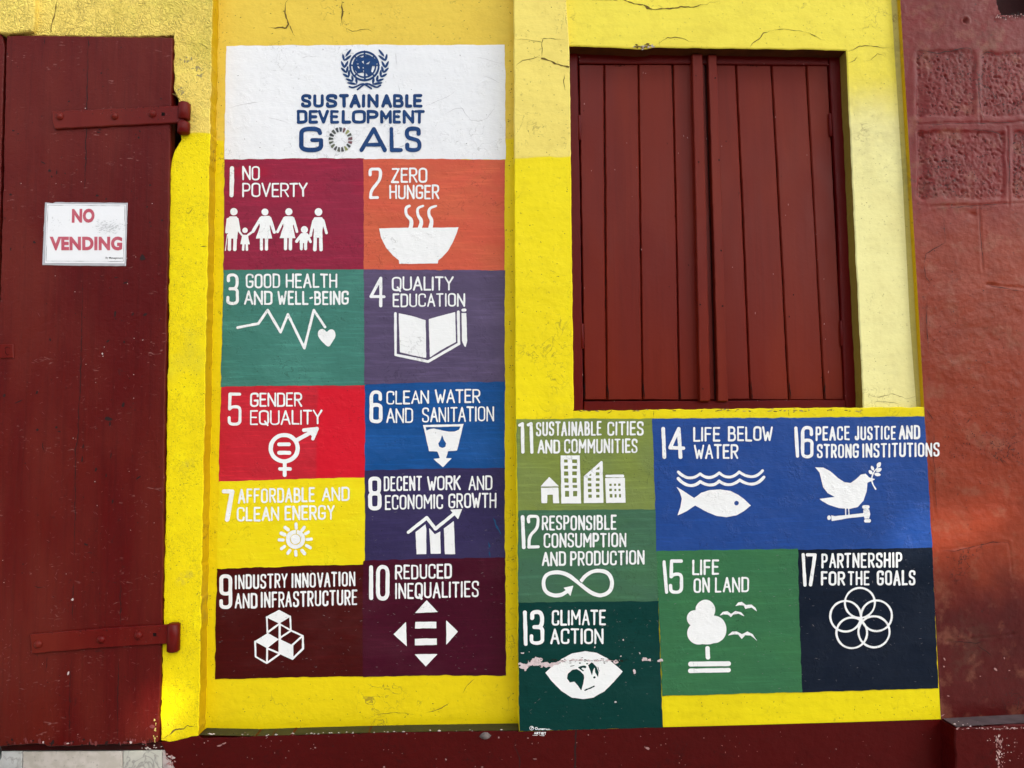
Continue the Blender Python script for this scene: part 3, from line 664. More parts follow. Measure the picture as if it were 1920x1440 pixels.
def emblem(a):
    c = (868, 600)
    a.poly([(640, 440), (700, 385), (760, 370), (900, 345), (1060, 360), (1180, 430), (1215, 520), (1150, 560), (1070, 600), (1040, 740), (1075, 780), (1050, 850), (960, 845), (900, 770), (800, 770), (700, 790), (620, 700), (560, 600), (590, 500)])
    for P in ([(795, 485), (858, 455), (852, 548)], [(898, 552), (1022, 470), (975, 552)], [(645, 465), (692, 415), (704, 440)], [(740, 400), (845, 345), (845, 368)]): a.poly(P, cut=True)
    a.ell((715, 628), 16, 42, True, -.6); a.ell((840, 646), 20, 20, True); a.rect(838, 700, 858, 755, True); a.ell((695, 545), 30, 14, True)
    for r, w in ((366, 50), (288, 40)):
        a.stroke([(c[0] + r * math.cos(t), c[1] + r * math.sin(t)) for t in np.linspace(0, 2 * math.pi, 49)[:-1]], w, False, True)
    a.stroke([(870, 220), (880, 970)], 44); a.stroke([(490, 580), (1250, 578)], 36)
    for t in (math.pi / 4, 3 * math.pi / 4, 5 * math.pi / 4, 7 * math.pi / 4): a.stroke([(c[0] + 200 * math.cos(t), c[1] + 200 * math.sin(t)), (c[0] + 370 * math.cos(t), c[1] + 370 * math.sin(t))], 40)
    L = [((375, 365), (527, 168)), ((345, 470), (310, 285)), ((345, 470), (535, 320)), ((352, 655), (266, 465)), ((352, 655), (452, 465)), ((400, 780), (262, 638)), ((405, 780), (448, 595)), ((475, 895), (303, 795)), ((470, 890), (474, 695)), ((580, 1000), (383, 925)), ((578, 990), (540, 835)), ((685, 1072), (415, 1025)), ((675, 1065), (648, 890))]
    for p, q in L:
        a.leaf(p, q, 62); a.leaf((1758 - p[0], p[1]), (1758 - q[0], q[1]), 62)
    a.stroke([(480, 1130), (560, 1160), (680, 1120), (800, 1050), (890, 1075), (1045, 1180)], 44, True); a.stroke([(1280, 1095), (1190, 1155), (1080, 1110), (950, 1045), (850, 1075), (690, 1205)], 44, True)
art(hd, 'emblem', eo, es, (240, 140, 1520, 1240), emblem, BAY, M_NAVY, wob=.25)

# 1
def i1(a):
    def man(h, hr, tor, arms, legs):
        a.ell(h, hr)
        a.poly(tor)
        for p, q, w in arms + legs: a.stroke([p, q], w)
    man((252, 700), 45, [(200, 757), (285, 757), (308, 795), (302, 930), (294, 1030), (176, 1030), (180, 930), (165, 800)], [((180, 795), (162, 950), 36), ((292, 790), (316, 925), 34)], [((200, 1000), (197, 1160), 42), ((268, 1000), (263, 1160), 44), ((172, 980), (147, 1175), 12)])
    man((388, 928), 34, [(355, 982), (425, 982), (432, 1030), (446, 1100), (328, 1100), (345, 1030)], [((350, 985), (315, 935), 24), ((425, 985), (498, 935), 24)], [((370, 1090), (365, 1165), 30), ((410, 1090), (412, 1165), 30)])
    man((633, 703), 43, [(585, 752), (690, 752), (708, 795), (690, 880), (722, 1028), (523, 1028), (572, 880), (560, 795)], [((582, 780), (488, 940), 36), ((692, 780), (748, 952), 38)], [((590, 1020), (590, 1158), 38), ((652, 1020), (652, 1158), 40)])
    man((926, 700), 45, [(875, 755), (975, 755), (992, 800), (975, 880), (1008, 1024), (813, 1024), (860, 880), (853, 800)], [((872, 780), (787, 945), 34), ((980, 780), (1026, 945), 32)], [((887, 1015), (885, 1155), 40), ((947, 1015), (945, 1155), 40)])
    man((1117, 920), 43, [(1075, 962), (1155, 962), (1168, 1000), (1153, 1085), (1060, 1085), (1062, 1000)], [((1075, 990), (1022, 1063), 34), ((1152, 985), (1194, 1070), 34)], [((1082, 1070), (1080, 1155), 38), ((1132, 1070), (1132, 1155), 38)])
    man((1290, 703), 46, [(1240, 767), (1335, 767), (1358, 805), (1340, 920), (1338, 1020), (1230, 1020), (1235, 920), (1212, 815)], [((1228, 815), (1192, 992), 34), ((1346, 805), (1388, 960), 34)], [((1252, 1000), (1245, 1165), 44), ((1316, 1000), (1322, 1165), 42)])
goal([(421, 299), (560, 297), (682, 297), (684, 400), (684, 507), (550, 506), (419, 507), (420, 400)], paint('crimson panel paint', S(142, 42, 66), .2, patch=(S(165, 22, 58), rng_box(424, 304, 512, 340, BAY), .03), hue=S(160, 34, 62)), BAY,
     'crimson panel numbered 1 with a row of six white figures', (400, 290), 290 / 1898, lambda a: a.stroke([(229, 168), (228, 330), (223, 497)], 52), (190, 130, 270, 540),
     [('NO', 355, 570, 140, 138, 315, 315), ('POVERTY', 355, 1157, 345, 345, 522, 518)], 23, i1, (130, 640, 1420, 1200))
# 2
def i2(a):
    a.poly([(265, 905), (400, 900), (600, 897), (1000, 895), (1240, 892), (1215, 970), (1170, 1080), (1110, 1180), (1040, 1260), (993, 1297), (988, 1335), (515, 1340), (510, 1295), (440, 1240), (350, 1140), (290, 1020)])
    a.stroke([(640, 628), (592, 650), (598, 745), (672, 800), (652, 905)], 46, True, taper=(.7, 1.1)); a.stroke([(808, 628), (735, 655), (740, 745), (795, 815), (765, 905)], 48, True, taper=(.5, 1.1)); a.stroke([(968, 630), (880, 655), (875, 745), (918, 805), (895, 905)], 50, True, taper=(.4, 1.1))
goal([(681, 298), (800, 298), (947, 300), (946, 400), (946, 507), (682, 507), (682, 400)], paint('orange panel paint', S(206, 92, 70), .14, hue=S(204, 112, 74), vs=7), BAY, 'orange panel numbered 2 with a white steaming bowl', (670, 290), 290 / 1898,
     lambda a: (a.stroke([(158, 248), (155, 178), (222, 176), (284, 178), (284, 270), (262, 330), (168, 440), (162, 525)], 36, True), a.stroke([(163, 526), (248, 526)], 36)), (130, 140, 310, 570),
     [('ZERO', 413, 858, 163, 160, 346, 346), ('HUNGER', 392, 1005, 374, 368, 546, 548)], 26, i2, (250, 610, 1260, 1350))
# 3
def i3(a):
    a.stroke([(285, 715), (528, 668), (638, 510), (790, 770), (875, 560), (1068, 955), (1180, 510), (1312, 708)], 30)
    a.poly([(1332, 772), (1305, 738), (1262, 732), (1228, 760), (1228, 820), (1275, 880), (1352, 955), (1400, 880), (1438, 820), (1432, 760), (1398, 733), (1358, 742)], True)
goal([(419, 506), (550, 505), (684, 505), (685, 620), (686, 723), (540, 723), (414, 725), (417, 620)], paint('teal panel paint', S(68, 124, 112), .2), BAY, 'teal green panel numbered 3 with white heartbeat line and heart', (400, 500), 290 / 1816,
     lambda a: glyph(a, '3', 152, 78, 300, 450, 37), (140, 70, 315, 465),
     [('GOOD', 380, 784, 82, 82, 252, 254), ('HEALTH', 850, 1456, 80, 82, 252, 250), ('AND', 360, 694, 283, 285, 450, 450), ('WELL-BEING', 752, 1590, 285, 283, 450, 448)], 26, i3, (260, 490, 1450, 985))
# 4
def i4(a):
    a.poly([(485, 545), (640, 580), (800, 628), (808, 1070), (650, 1040), (498, 1005)]); a.poly([(838, 615), (1000, 570), (1148, 533), (1158, 885), (1000, 970), (852, 1065)])
    a.stroke([(447, 548), (449, 1035), (832, 1114), (1192, 905), (1185, 530)], 32); a.stroke([(1240, 510), (1264, 509)], 34)
    a.poly([(1224, 545), (1280, 545), (1290, 870), (1272, 945), (1256, 935), (1228, 870)])
goal([(682, 505), (820, 506), (947, 507), (946, 610), (947, 716), (800, 717), (683, 721), (683, 610)], paint('purple panel paint', S(88, 77, 106), .22), BAY, 'muted purple panel numbered 4 with a white open book and pencil', (670, 500), 290 / 1816,
     lambda a: (a.stroke([(275, 135), (160, 350), (314, 352)], 36), a.stroke([(275, 135), (275, 458)], 36)), (130, 105, 345, 490),
     [('QUALITY', 405, 1130, 117, 115, 284, 282), ('EDUCATION', 415, 1266, 315, 310, 477, 470)], 24, i4, (420, 480, 1300, 1140))
# 5
def i5(a):
    a.stroke([(880 + 168 * math.cos(t), 830 + 163 * math.sin(t)) for t in np.linspace(0, 2 * math.pi, 41)[:-1]], 52, False, True)
    a.stroke([(817, 782), (938, 782)], 48); a.stroke([(817, 887), (942, 887)], 50); a.stroke([(886, 1010), (886, 1163)], 48); a.stroke([(827, 1087), (953, 1087)], 46)
    a.stroke([(1045, 725), (1250, 612)], 50); a.stroke([(1124, 606), (1285, 588), (1236, 713)], 46); a.poly([(1150, 610), (1290, 580), (1240, 700)])
goal([(415, 723), (550, 721), (685, 719), (686, 810), (685, 897), (540, 900), (410, 904), (412, 810)], paint('red panel paint', S(194, 44, 56), .2, patch=(S(216, 28, 48), rng_box(590, 724, 690, 900, BAY), .012), hue=S(206, 50, 66)), BAY, 'bright red panel numbered 5 with a white combined gender symbol', (400, 715), 290 / 1920,
     lambda a: glyph(a, '5', 177, 140, 350, 552, 38), (165, 125, 365, 570), [('GENDER', 457, 1102, 140, 138, 316, 314), ('EQUALITY', 454, 1354, 360, 352, 546, 534)], 24, i5, (670, 560, 1320, 1200))
# 6
def i6(a):
    a.poly([(815, 575), (1318, 562), (1238, 892), (1126, 900), (1102, 985), (1172, 988), (1062, 1102), (942, 995), (1022, 985), (992, 905), (890, 900)])
    a.poly([(848, 602), (1278, 595), (1262, 632), (1205, 655), (1130, 656), (1050, 642), (950, 620), (900, 625), (860, 642)], cut=True)
    a.poly([(1052, 702), (1075, 760), (1102, 805), (1090, 845), (1055, 858), (1018, 845), (1006, 805), (1032, 760)], cut=True)
goal([(684, 719), (800, 716), (947, 713), (946, 800), (947, 879), (800, 881), (684, 884), (684, 800)], paint('blue panel paint', S(24, 80, 142), .2), BAY, 'blue panel numbered 6 with a white water cup and down arrow', (670, 710), 290 / 1920,
     lambda a: glyph(a, '6', 152, 145, 312, 556, 44), (140, 130, 330, 570),
     [('CLEAN', 360, 890, 150, 143, 322, 312), ('WATER', 962, 1527, 132, 127, 305, 302), ('AND', 358, 692, 366, 362, 553, 550), ('SANITATION', 803, 1698, 358, 340, 546, 528)], 24, i6, (800, 545, 1340, 1120))
# 7
def i7(a):
    a.ell((1050, 840), 116, 114); a.stroke([(1050 + 62 * math.cos(t), 840 + 62 * math.sin(t)) for t in np.linspace(0, 2 * math.pi, 33)[:-1]], 9, False, True, cut=True); a.stroke([(1062, 720), (1060, 772)], 9, cut=True)
    for p, q, w in (((1056, 655), (1058, 705), 40), ((1155, 695), (1128, 732), 40), ((1205, 752), (1172, 772), 36), ((1240, 838), (1190, 842), 38), ((1228, 942), (1182, 915), 40), ((1158, 1010), (1128, 972), 40), ((1055, 1030), (1052, 985), 38), ((958, 1008), (982, 972), 38), ((882, 952), (918, 925), 38), ((856, 846), (898, 848), 42), ((880, 768), (918, 785), 46), ((926, 698), (962, 724), 40)): a.stroke([p, q], w)
goal([(411, 903), (540, 899), (684, 895), (684, 1000), (684, 1050), (681, 1061), (540, 1064), (406, 1069), (408, 980)], paint('lemon panel paint', S(232, 210, 4, 1, 0), .10), BAY, 'yellow panel numbered 7 with a small white sun', (390, 880), 300 / 1920,
     lambda a: (a.stroke([(190, 264), (292, 266)], 50), a.stroke([(290, 268), (230, 600)], 56)), (150, 225, 340, 645),
     [('AFFORDABLE', 358, 1282, 234, 214, 410, 394), ('AND', 1366, 1700, 220, 210, 384, 382), ('CLEAN', 345, 855, 452, 445, 628, 618), ('ENERGY', 918, 1522, 438, 428, 612, 606)], 27, i7, (820, 620, 1275, 1065), jit=.7)
# 8
def i8(a):
    for P in ([(722, 845), (845, 750), (855, 800), (858, 1120), (735, 1122)], [(893, 798), (962, 872), (1030, 838), (1035, 1113), (910, 1115)], [(1072, 800), (1197, 708), (1213, 1118), (1088, 1120)]): a.poly(P)
    a.stroke([(632, 848), (862, 668), (970, 805), (1215, 605)], 40); a.poly([(1150, 566), (1300, 560), (1250, 685)])
goal([(684, 882), (800, 879), (947, 877), (946, 960), (947, 1047), (800, 1049), (684, 1053), (684, 980)], paint('indigo panel paint', S(56, 50, 86), .16), BAY, 'dark indigo panel numbered 8 with a white rising bar chart', (670, 870), 290 / 1920,
     lambda a: glyph(a, '8', 135, 155, 300, 577, 48), (120, 140, 315, 590),
     [('DECENT', 328, 802, 155, 148, 338, 332), ('WORK', 865, 1284, 152, 142, 328, 324), ('AND', 1378, 1677, 147, 142, 326, 322), ('ECONOMIC', 342, 1064, 385, 376, 570, 556), ('GROWTH', 1130, 1727, 368, 354, 550, 546)], 25, i8, (600, 545, 1320, 1140), scr=40, extra=[[(925, 970), (930, 985), (936, 995), (941, 1005)], [(916, 1016), (918, 1024), (916, 1030)], [(917, 1030), (919, 1044)]])
# 9
def i9(a):
    for P in ([(835, 586), (977, 660), (835, 747), (678, 668)], [(700, 856), (832, 930), (695, 1036), (546, 955)], [(836, 924), (990, 1000), (990, 1170), (834, 1100)]): a.poly(P)
    for P in ([(690, 670), (697, 852), (838, 748)], [(965, 662), (972, 826)], [(845, 750), (845, 928)], [(842, 752), (975, 828), (1112, 890), (1116, 1040), (994, 1158)], [(975, 828), (848, 912)], [(992, 996), (1110, 890)], [(990, 1000), (990, 1160)], [(553, 958), (559, 1135), (690, 1210), (842, 1102)], [(695, 1036), (692, 1205)], [(700, 1038), (842, 1098)]): a.stroke(P, 22)
    a.stroke([(836, 740), (836, 1100)], 16)
goal([(407, 1067), (540, 1062), (690, 1058), (690, 1160), (690, 1268), (540, 1270), (403, 1274), (404, 1180)], paint('brown maroon panel paint', S(72, 26, 27), .2, spec=.12), BAY, 'dark brown panel numbered 9 with three stacked white outlined cubes', (390, 1050), 300 / 1878,
     lambda a: glyph(a, '9', 132, 167, 286, 577, 45), (120, 155, 300, 590),
     [('INDUSTRY', 316, 934, 176, 154, 346, 328), ('INNOVATION', 980, 1730, 156, 134, 330, 308), ('AND', 313, 580, 388, 386, 570, 564), ('INFRASTRUCTURE', 620, 1752, 376, 346, 564, 528)], 26, i9, (530, 575, 1140, 1230), scr=70)
# 10
def i10(a):
    for P in ([(780, 515), (905, 645), (655, 654)], [(410, 895), (545, 762), (555, 1028)], [(1002, 742), (1128, 866), (1002, 1010)], [(648, 1122), (897, 1121), (770, 1256)], [(655, 758), (888, 756), (887, 826), (652, 828)], [(648, 948), (893, 943), (893, 1012), (650, 1017)]): a.poly(P, grow=.4)
goal([(681, 1053), (684, 1051), (800, 1048), (947, 1045), (948, 1160), (949, 1267), (820, 1266), (681, 1269), (680, 1160)], paint('plum panel paint', S(72, 12, 44), .18, spec=.12), BAY, 'dark plum panel numbered 10 with white arrows around equals bars', (670, 1040), 290 / 1740,
     lambda a: (a.stroke([(155, 142), (155, 488)], 45), glyph(a, '0', 209, 114, 364, 518, 46)), (120, 100, 380, 530),
     [('REDUCED', 424, 1062, 116, 100, 280, 268), ('INEQUALITIES', 425, 1367, 320, 294, 500, 478)], 25, i10, (395, 505, 1140, 1265), scr=70)
# 11
def i11(a):
    a.poly([(478, 848), (600, 972), (370, 974)]); a.poly([(375, 992), (596, 990), (606, 1188), (530, 1190), (525, 1080), (452, 1080), (452, 1190), (378, 1190)])
    a.poly([(628, 578), (868, 578), (885, 1188), (638, 1190)], grow=.5)
    for r in ((668, 628, 716, 668), (668, 705, 720, 752), (670, 782, 722, 832), (672, 870, 725, 926), (675, 957, 732, 993), (680, 1030, 735, 1108), (775, 628, 835, 672), (775, 710, 835, 748), (775, 782, 832, 828), (778, 865, 832, 925), (780, 957, 837, 993), (785, 1033, 838, 1102)): a.rect(*r, cut=True)
    a.poly([(925, 845), (1150, 648), (1164, 660), (1172, 1182), (925, 1187)], grow=.3)
    for P in ([(1076, 758), (1125, 714), (1125, 758)], [(982, 838), (1020, 802), (1020, 838)]): a.poly(P, cut=True)
    for r in ((1078, 792, 1125, 832), (1080, 868, 1127, 902), (1078, 937, 1125, 973), (1080, 1005, 1125, 1047), (1082, 1080, 1127, 1118), (975, 868, 1018, 900), (975, 935, 1020, 973), (978, 1007, 1022, 1045), (982, 1078, 1027, 1120)): a.rect(*r, cut=True)
    a.stroke([(1216, 840), (1424, 840)], 34); a.poly([(1200, 868), (1448, 868), (1458, 1180), (1215, 1182)], grow=.4)
    for r in ((1250, 938, 1283, 970), (1310, 938, 1338, 968), (1365, 935, 1396, 968), (1250, 1002, 1285, 1035), (1315, 1004, 1342, 1035), (1368, 1003, 1397, 1035), (1255, 1070, 1292, 1118), (1318, 1072, 1345, 1116), (1375, 1070, 1402, 1116)): a.rect(*r, cut=True)
goal([(968, 786), (1100, 785), (1226, 785), (1228, 870), (1230, 958), (1100, 958), (972, 959), (969, 870)], paint('olive panel paint', S(122, 138, 76), .22, hue=S(132, 146, 62)), FRONT, 'olive green panel numbered 11 with a white row of house and towers', (960, 770), 280 / 1920,
     lambda a: (a.stroke([(98, 188), (134, 168), (139, 533)], 42), a.stroke([(208, 183), (245, 167), (256, 533)], 42)), (75, 145, 290, 560),
     [('SUSTAINABLE', 308, 1152, 145, 134, 328, 320), ('CITIES', 1226, 1692, 140, 134, 320, 318), ('AND', 328, 618, 374, 370, 552, 550), ('COMMUNITIES', 670, 1614, 366, 360, 550, 546)], 27, i11, (360, 565, 1475, 1205))
# 12
def i12(a):
    a.stroke([(862, 985), (905, 928), (985, 872), (1080, 857), (1170, 875), (1225, 930), (1247, 1015), (1225, 1105), (1165, 1155), (1090, 1172), (1000, 1145), (900, 1075), (800, 990), (700, 915), (620, 885), (540, 878), (450, 895), (400, 950), (388, 1025), (405, 1100), (455, 1150), (540, 1172), (620, 1160), (690, 1112)], 47, True)
    a.stroke([(858, 1008), (812, 965)], 10, cut=True)
    a.poly([(638, 1072), (766, 1042), (726, 1176), (694, 1140)])
goal([(972, 957), (1100, 956), (1230, 955), (1232, 1040), (1234, 1129), (1100, 1130), (972, 1132), (971, 1040)], paint('sage green panel paint', S(68, 106, 84), .2, hue=S(72, 118, 78)), FRONT, 'sage green panel numbered 12 with a white infinity arrow', (960, 940), 290 / 1920,
     lambda a: (a.stroke([(132, 195), (146, 570)], 45), a.stroke([(208, 255), (200, 186), (265, 186), (325, 188), (322, 290), (300, 350), (215, 430), (210, 565)], 38, True), a.stroke([(210, 568), (326, 563)], 38)), (100, 155, 355, 600),
     [('RESPONSIBLE', 370, 1297, 176, 168, 360, 356), ('CONSUMPTION', 393, 1420, 395, 390, 580, 568), ('AND', 370, 670, 630, 620, 808, 800), ('PRODUCTION', 723, 1645, 618, 606, 802, 786)], 27, i12, (350, 830, 1290, 1215))
# 13
def i13(a):
    a.poly([(310, 752), (380, 685), (460, 625), (560, 572), (680, 552), (790, 566), (890, 618), (970, 685), (1032, 740), (950, 835), (860, 925), (760, 983), (660, 998), (560, 985), (460, 922), (370, 830)])
    a.poly([(520, 760), (560, 726), (605, 718), (640, 740), (668, 772), (672, 800), (662, 860), (645, 918), (612, 870), (580, 835), (540, 842), (512, 805)], cut=True)
    a.poly([(708, 682), (742, 655), (788, 698), (808, 750), (800, 792), (775, 745), (770, 700), (752, 735), (745, 775), (728, 730)], cut=True)
    a.poly([(612, 702), (638, 690), (668, 684), (692, 690), (688, 708), (660, 704), (645, 712), (672, 735), (660, 738), (636, 722)], cut=True); a.stroke([(800, 700), (812, 740)], 6, cut=True); a.stroke([(690, 905), (735, 898)], 9, cut=True); a.ell((700, 668), 12, 6, True); a.ell((675, 696), 13, 11, True); a.ell((768, 795), 11, 10, True); a.stroke([(680, 915), (765, 878)], 14, cut=True); a.stroke([(545, 692), (580, 684)], 7, cut=True); a.ell((632, 662), 10, 6, True)
p13 = goal([(972, 1130), (1100, 1128), (1234, 1127), (1238, 1240), (1243, 1364), (1100, 1368), (974, 1371), (972, 1250)], paint('deep green panel paint', S(0, 60, 56, 1.06, .006), .10, spec=.08), FRONT, 'very dark green panel numbered 13 with a chipped white eye holding a globe', (960, 1110), 300 / 1490,
     lambda a: (a.stroke([(120, 190), (128, 485)], 36), glyph(a, '3', 164, 168, 300, 494, 36)), (95, 160, 315, 505),
     [('CLIMATE', 370, 874, 168, 162, 314, 308), ('ACTION', 356, 852, 342, 338, 488, 484)], 22, i13, (300, 540, 1045, 1010), scr=70)
# signature
def sig(a):
    a.stroke([(183 + 18 * math.cos(t), 1268 + 18 * math.sin(t)) for t in np.linspace(0, 6.28, 17)[:-1]], 5, False, True); a.stroke([(180, 1278), (184, 1258), (194, 1262), (184, 1270)], 4)
    glyph(a, 'D', 216, 1258, 238, 1284, 6)
    word(a, 'UNSTAN', 242, 352, 1268, 1272, 1285, 1287, 5, .4); a.stroke([(360, 1281), (363, 1282)], 5); a.stroke([(207, 1270), (210, 1270)], 5)
    word(a, 'ARTIST', 205, 318, 1302, 1304, 1326, 1330, 6, .4); a.stroke([(192, 1334), (240, 1335)], 4); a.stroke([(255, 1336), (300, 1338)], 4)
art(p13, 'signature', (960, 1110), 300 / 1490, (150, 1240, 380, 1350), sig, FRONT, wob=.05)
# chipped band across panel 13
def chip13(a):
    a.stroke([(75, 665), (120, 690), (170, 672), (220, 650), (300, 672), (360, 680), (420, 665)], 30)
    a.ell((230, 650), 60, 40); a.ell((110, 690), 40, 30); a.ell((300, 678), 50, 24); a.stroke([(400, 660), (470, 640), (640, 634), (800, 632), (900, 640), (1000, 636)], 9)
    a.ell((975, 650), 34, 16); a.ell((1240, 628), 34, 12); a.ell((1380, 640), 24, 9); a.ell((1142, 742), 9, 13); a.ell((160, 556), 10, 8); a.ell((98, 574), 6, 4); a.stroke([(120, 710), (122, 735)], 12)
    for x, yv, r in ((965, 1025, 5), (773, 508, 5), (1232, 302, 5), (1035, 445, 4), (1075, 357, 4), (1120, 578, 5), (1015, 600, 4), (1190, 575, 3)): a.ell((x, yv), r)
    s_ = a.f < 12
    a.f = a.f + np.where(s_, 4.2 * fbm(a.X / 5.0, a.Y / 4.0, 3), 0)
a13 = Art((960, 1110), 300 / 1490, (60, 280, 1440, 1050), .3); chip13(a13); mb = MB(); a13.mesh(mb, FRONT - .0030, 0)
for i in range(70):
    u = rng.uniform(985, 1180); fleck(mb, u, 1110 + (640 + rng.normal(0, 10)) * .2013, FRONT - .0033 - i * 1e-6, rng.uniform(.5, 2.6), rng.uniform(.3, .9), rng.normal(0, .3), 1)
mb.build('chipped_band', [plain('bare pinkish plaster', (.66, .56, .57), .75, .3, var=.35, bs=260, ba=.0012, alt=(.45, .36, .36)), M_CRACK], p13)
# 14 and 16 share one blue
M_BLUE = paint('royal blue panel paint', S(36, 72, 142), .14, rough=.42, spec=.3, hue=S(46, 80, 150))
def i14(a):
    for cs, w in (([[(317, 642), (420, 748), (528, 660)], [(528, 660), (620, 738), (712, 650)], [(712, 650), (810, 738), (905, 642)], [(905, 642), (1040, 740), (1130, 630)]], 27), ([[(317, 706), (430, 826), (530, 734)], [(530, 734), (640, 806), (712, 730)], [(712, 730), (810, 806), (910, 720)], [(910, 720), (1050, 812), (1143, 692)]], 29)):
        for c in cs: a.stroke(qbez(c), w)
    a.poly([(302, 787), (345, 812), (400, 846), (470, 892), (540, 842), (620, 816), (720, 811), (820, 825), (900, 865), (960, 910), (1018, 966), (950, 1020), (880, 1060), (780, 1080), (690, 1066), (600, 1030), (480, 965), (400, 1020), (308, 1064), (340, 980), (352, 900), (335, 840)])
    a.ell((878, 943), 22, 22, True)
goal([(1223, 785), (1350, 784), (1492, 783), (1494, 900), (1496, 1031), (1360, 1033), (1231, 1035), (1227, 900)], M_BLUE, FRONT, 'royal blue panel numbered 14 with white waves over a fish', (1210, 760), 290 / 1491,
     lambda a: (a.stroke([(172, 226), (183, 499)], 35), a.stroke([(322, 226), (238, 408), (368, 412)], 34), a.stroke([(322, 226), (339, 499)], 35)), (140, 195, 400, 530),
     [('LIFE', 462, 722, 210, 206, 352, 346), ('BELOW', 797, 1230, 205, 201, 350, 342), ('WATER', 468, 897, 377, 374, 518, 516)], 22, i14, (290, 610, 1170, 1095))
def i16(a):
    a.poly([(248, 597), (330, 600), (400, 638), (470, 700), (530, 740), (590, 748), (640, 715), (690, 668), (735, 660), (768, 695), (828, 712), (792, 730), (752, 745), (745, 830), (715, 920), (660, 980), (590, 998), (480, 990), (380, 960), (320, 925), (290, 902), (440, 884), (370, 845), (325, 790), (308, 720), (292, 650)])
    a.stroke([(543, 990), (544, 1060)], 12); a.stroke([(572, 990), (575, 1055)], 12)
    a.poly([(405, 1062), (440, 1068), (600, 1052), (720, 1038), (720, 1072), (580, 1086), (440, 1110), (410, 1114)]); a.ell((382, 1083), 17, 21)
    a.poly([(715, 1003), (770, 1003), (781, 1050), (770, 1092), (725, 1092), (711, 1050)]); a.stroke([(720, 980), (754, 980)], 36); a.stroke([(738, 1113), (770, 1113)], 34)
    a.stroke([(832, 808), (798, 750), (792, 700), (812, 645), (858, 590)], 11, True)
    for p, q, w in (((845, 600), (880, 548), 44), ((815, 630), (788, 580), 32), ((835, 640), (890, 608), 40), ((800, 665), (766, 625), 34), ((818, 660), (882, 672), 36)): a.leaf(p, q, w)
p16 = goal([(1490, 783), (1610, 782), (1733.5, 781), (1740, 890), (1748, 1027), (1620, 1029), (1490, 1031), (1490, 900)], M_BLUE, FRONT, 'royal blue panel numbered 16 with a white dove standing on a gavel', (1480, 760), 290 / 1491,
     lambda a: (a.stroke([(63, 220), (79, 489)], 33), glyph(a, '6', 112, 198, 233, 512, 33)), (35, 185, 250, 525),
     [('PEACE', 253, 582, 202, 198, 342, 336), ('JUSTICE', 630, 1027, 200, 196, 338, 332), ('AND', 1056, 1260, 196, 192, 332, 326), ('STRONG', 266, 670, 374, 368, 510, 506), ('INSTITUTIONS', 703, 1448, 368, 356, 505, 494)], 22, i16, (235, 535, 905, 1145))
# 15
def i15(a):
    for c, r, q in (((510, 615), 92, 96), ((412, 692), 75, 76), ((592, 795), 114, 128), ((450, 830), 110, 106), ((520, 770), 128, 120), ((520, 850), 130, 86)): a.ell(c, r, q)
    a.stroke([(529, 970), (533, 1055)], 42); a.stroke([(372, 1118), (724, 1114)], 46); a.stroke([(370, 1181), (726, 1174)], 42)
    a.poly([(637, 670), (670, 632), (715, 623), (748, 650), (790, 624), (840, 634), (882, 680), (820, 650), (770, 656), (746, 682), (720, 659), (680, 655)]); a.poly([(786, 580), (815, 545), (850, 537), (888, 568), (940, 564), (975, 595), (990, 627), (940, 592), (905, 597), (882, 604), (865, 572), (825, 569)]); a.poly([(720, 851), (760, 815), (800, 814), (850, 840), (900, 814), (950, 840), (990, 900), (930, 852), (880, 850), (848, 882), (815, 842), (770, 841)])
goal([(1231, 1033), (1360, 1031), (1496, 1029), (1499, 1160), (1504, 1298), (1380, 1301), (1242, 1305), (1236, 1160)], paint('leaf green panel paint', S(58, 112, 76), .16, hue=S(66, 122, 76)), FRONT, 'mid green panel numbered 15 with a white tree and three birds', (1220, 1020), 290 / 1440,
     lambda a: (a.stroke([(125, 165), (148, 449)], 29), glyph(a, '5', 171, 144, 301, 464, 30)), (100, 135, 315, 475),
     [('LIFE', 387, 638, 147, 142, 292, 285), ('ON', 399, 551, 320, 310, 456, 454), ('LAND', 597, 917, 312, 304, 454, 448)], 22, i15, (325, 510, 1000, 1215), scr=70)
# 17
def i17(a):
    for c, r in (((635, 530), 135), ((785, 646), 138), ((506, 650), 138), ((562, 800), 138), ((762, 790), 140)):
        a.stroke([(c[0] + r * math.cos(t), c[1] + r * math.sin(t)) for t in np.linspace(0, 2 * math.pi, 41)[:-1]], 18, False, True)
goal([(1492, 1029), (1620, 1027), (1747.5, 1026), (1753, 1150), (1759.5, 1291), (1640, 1294), (1502, 1298), (1497, 1160)], paint('midnight navy panel paint', S(24, 32, 46, 1.06, .007), .12, spec=.12), FRONT, 'near black navy panel numbered 17 with five interlocking white rings', (1480, 1020), 300 / 1440,
     lambda a: (a.stroke([(125, 96), (141, 369)], 28), a.stroke([(162, 97), (233, 98)], 27), a.stroke([(230, 100), (191, 366)], 31)), (105, 75, 260, 390),
     [('PARTNERSHIP', 288, 1017, 86, 72, 218, 212), ('FOR', 284, 502, 248, 246, 377, 374), ('THE', 527, 722, 244, 240, 372, 372), ('GOALS', 787, 1135, 240, 234, 374, 372)], 22, i17, (355, 385, 930, 955), scr=70)

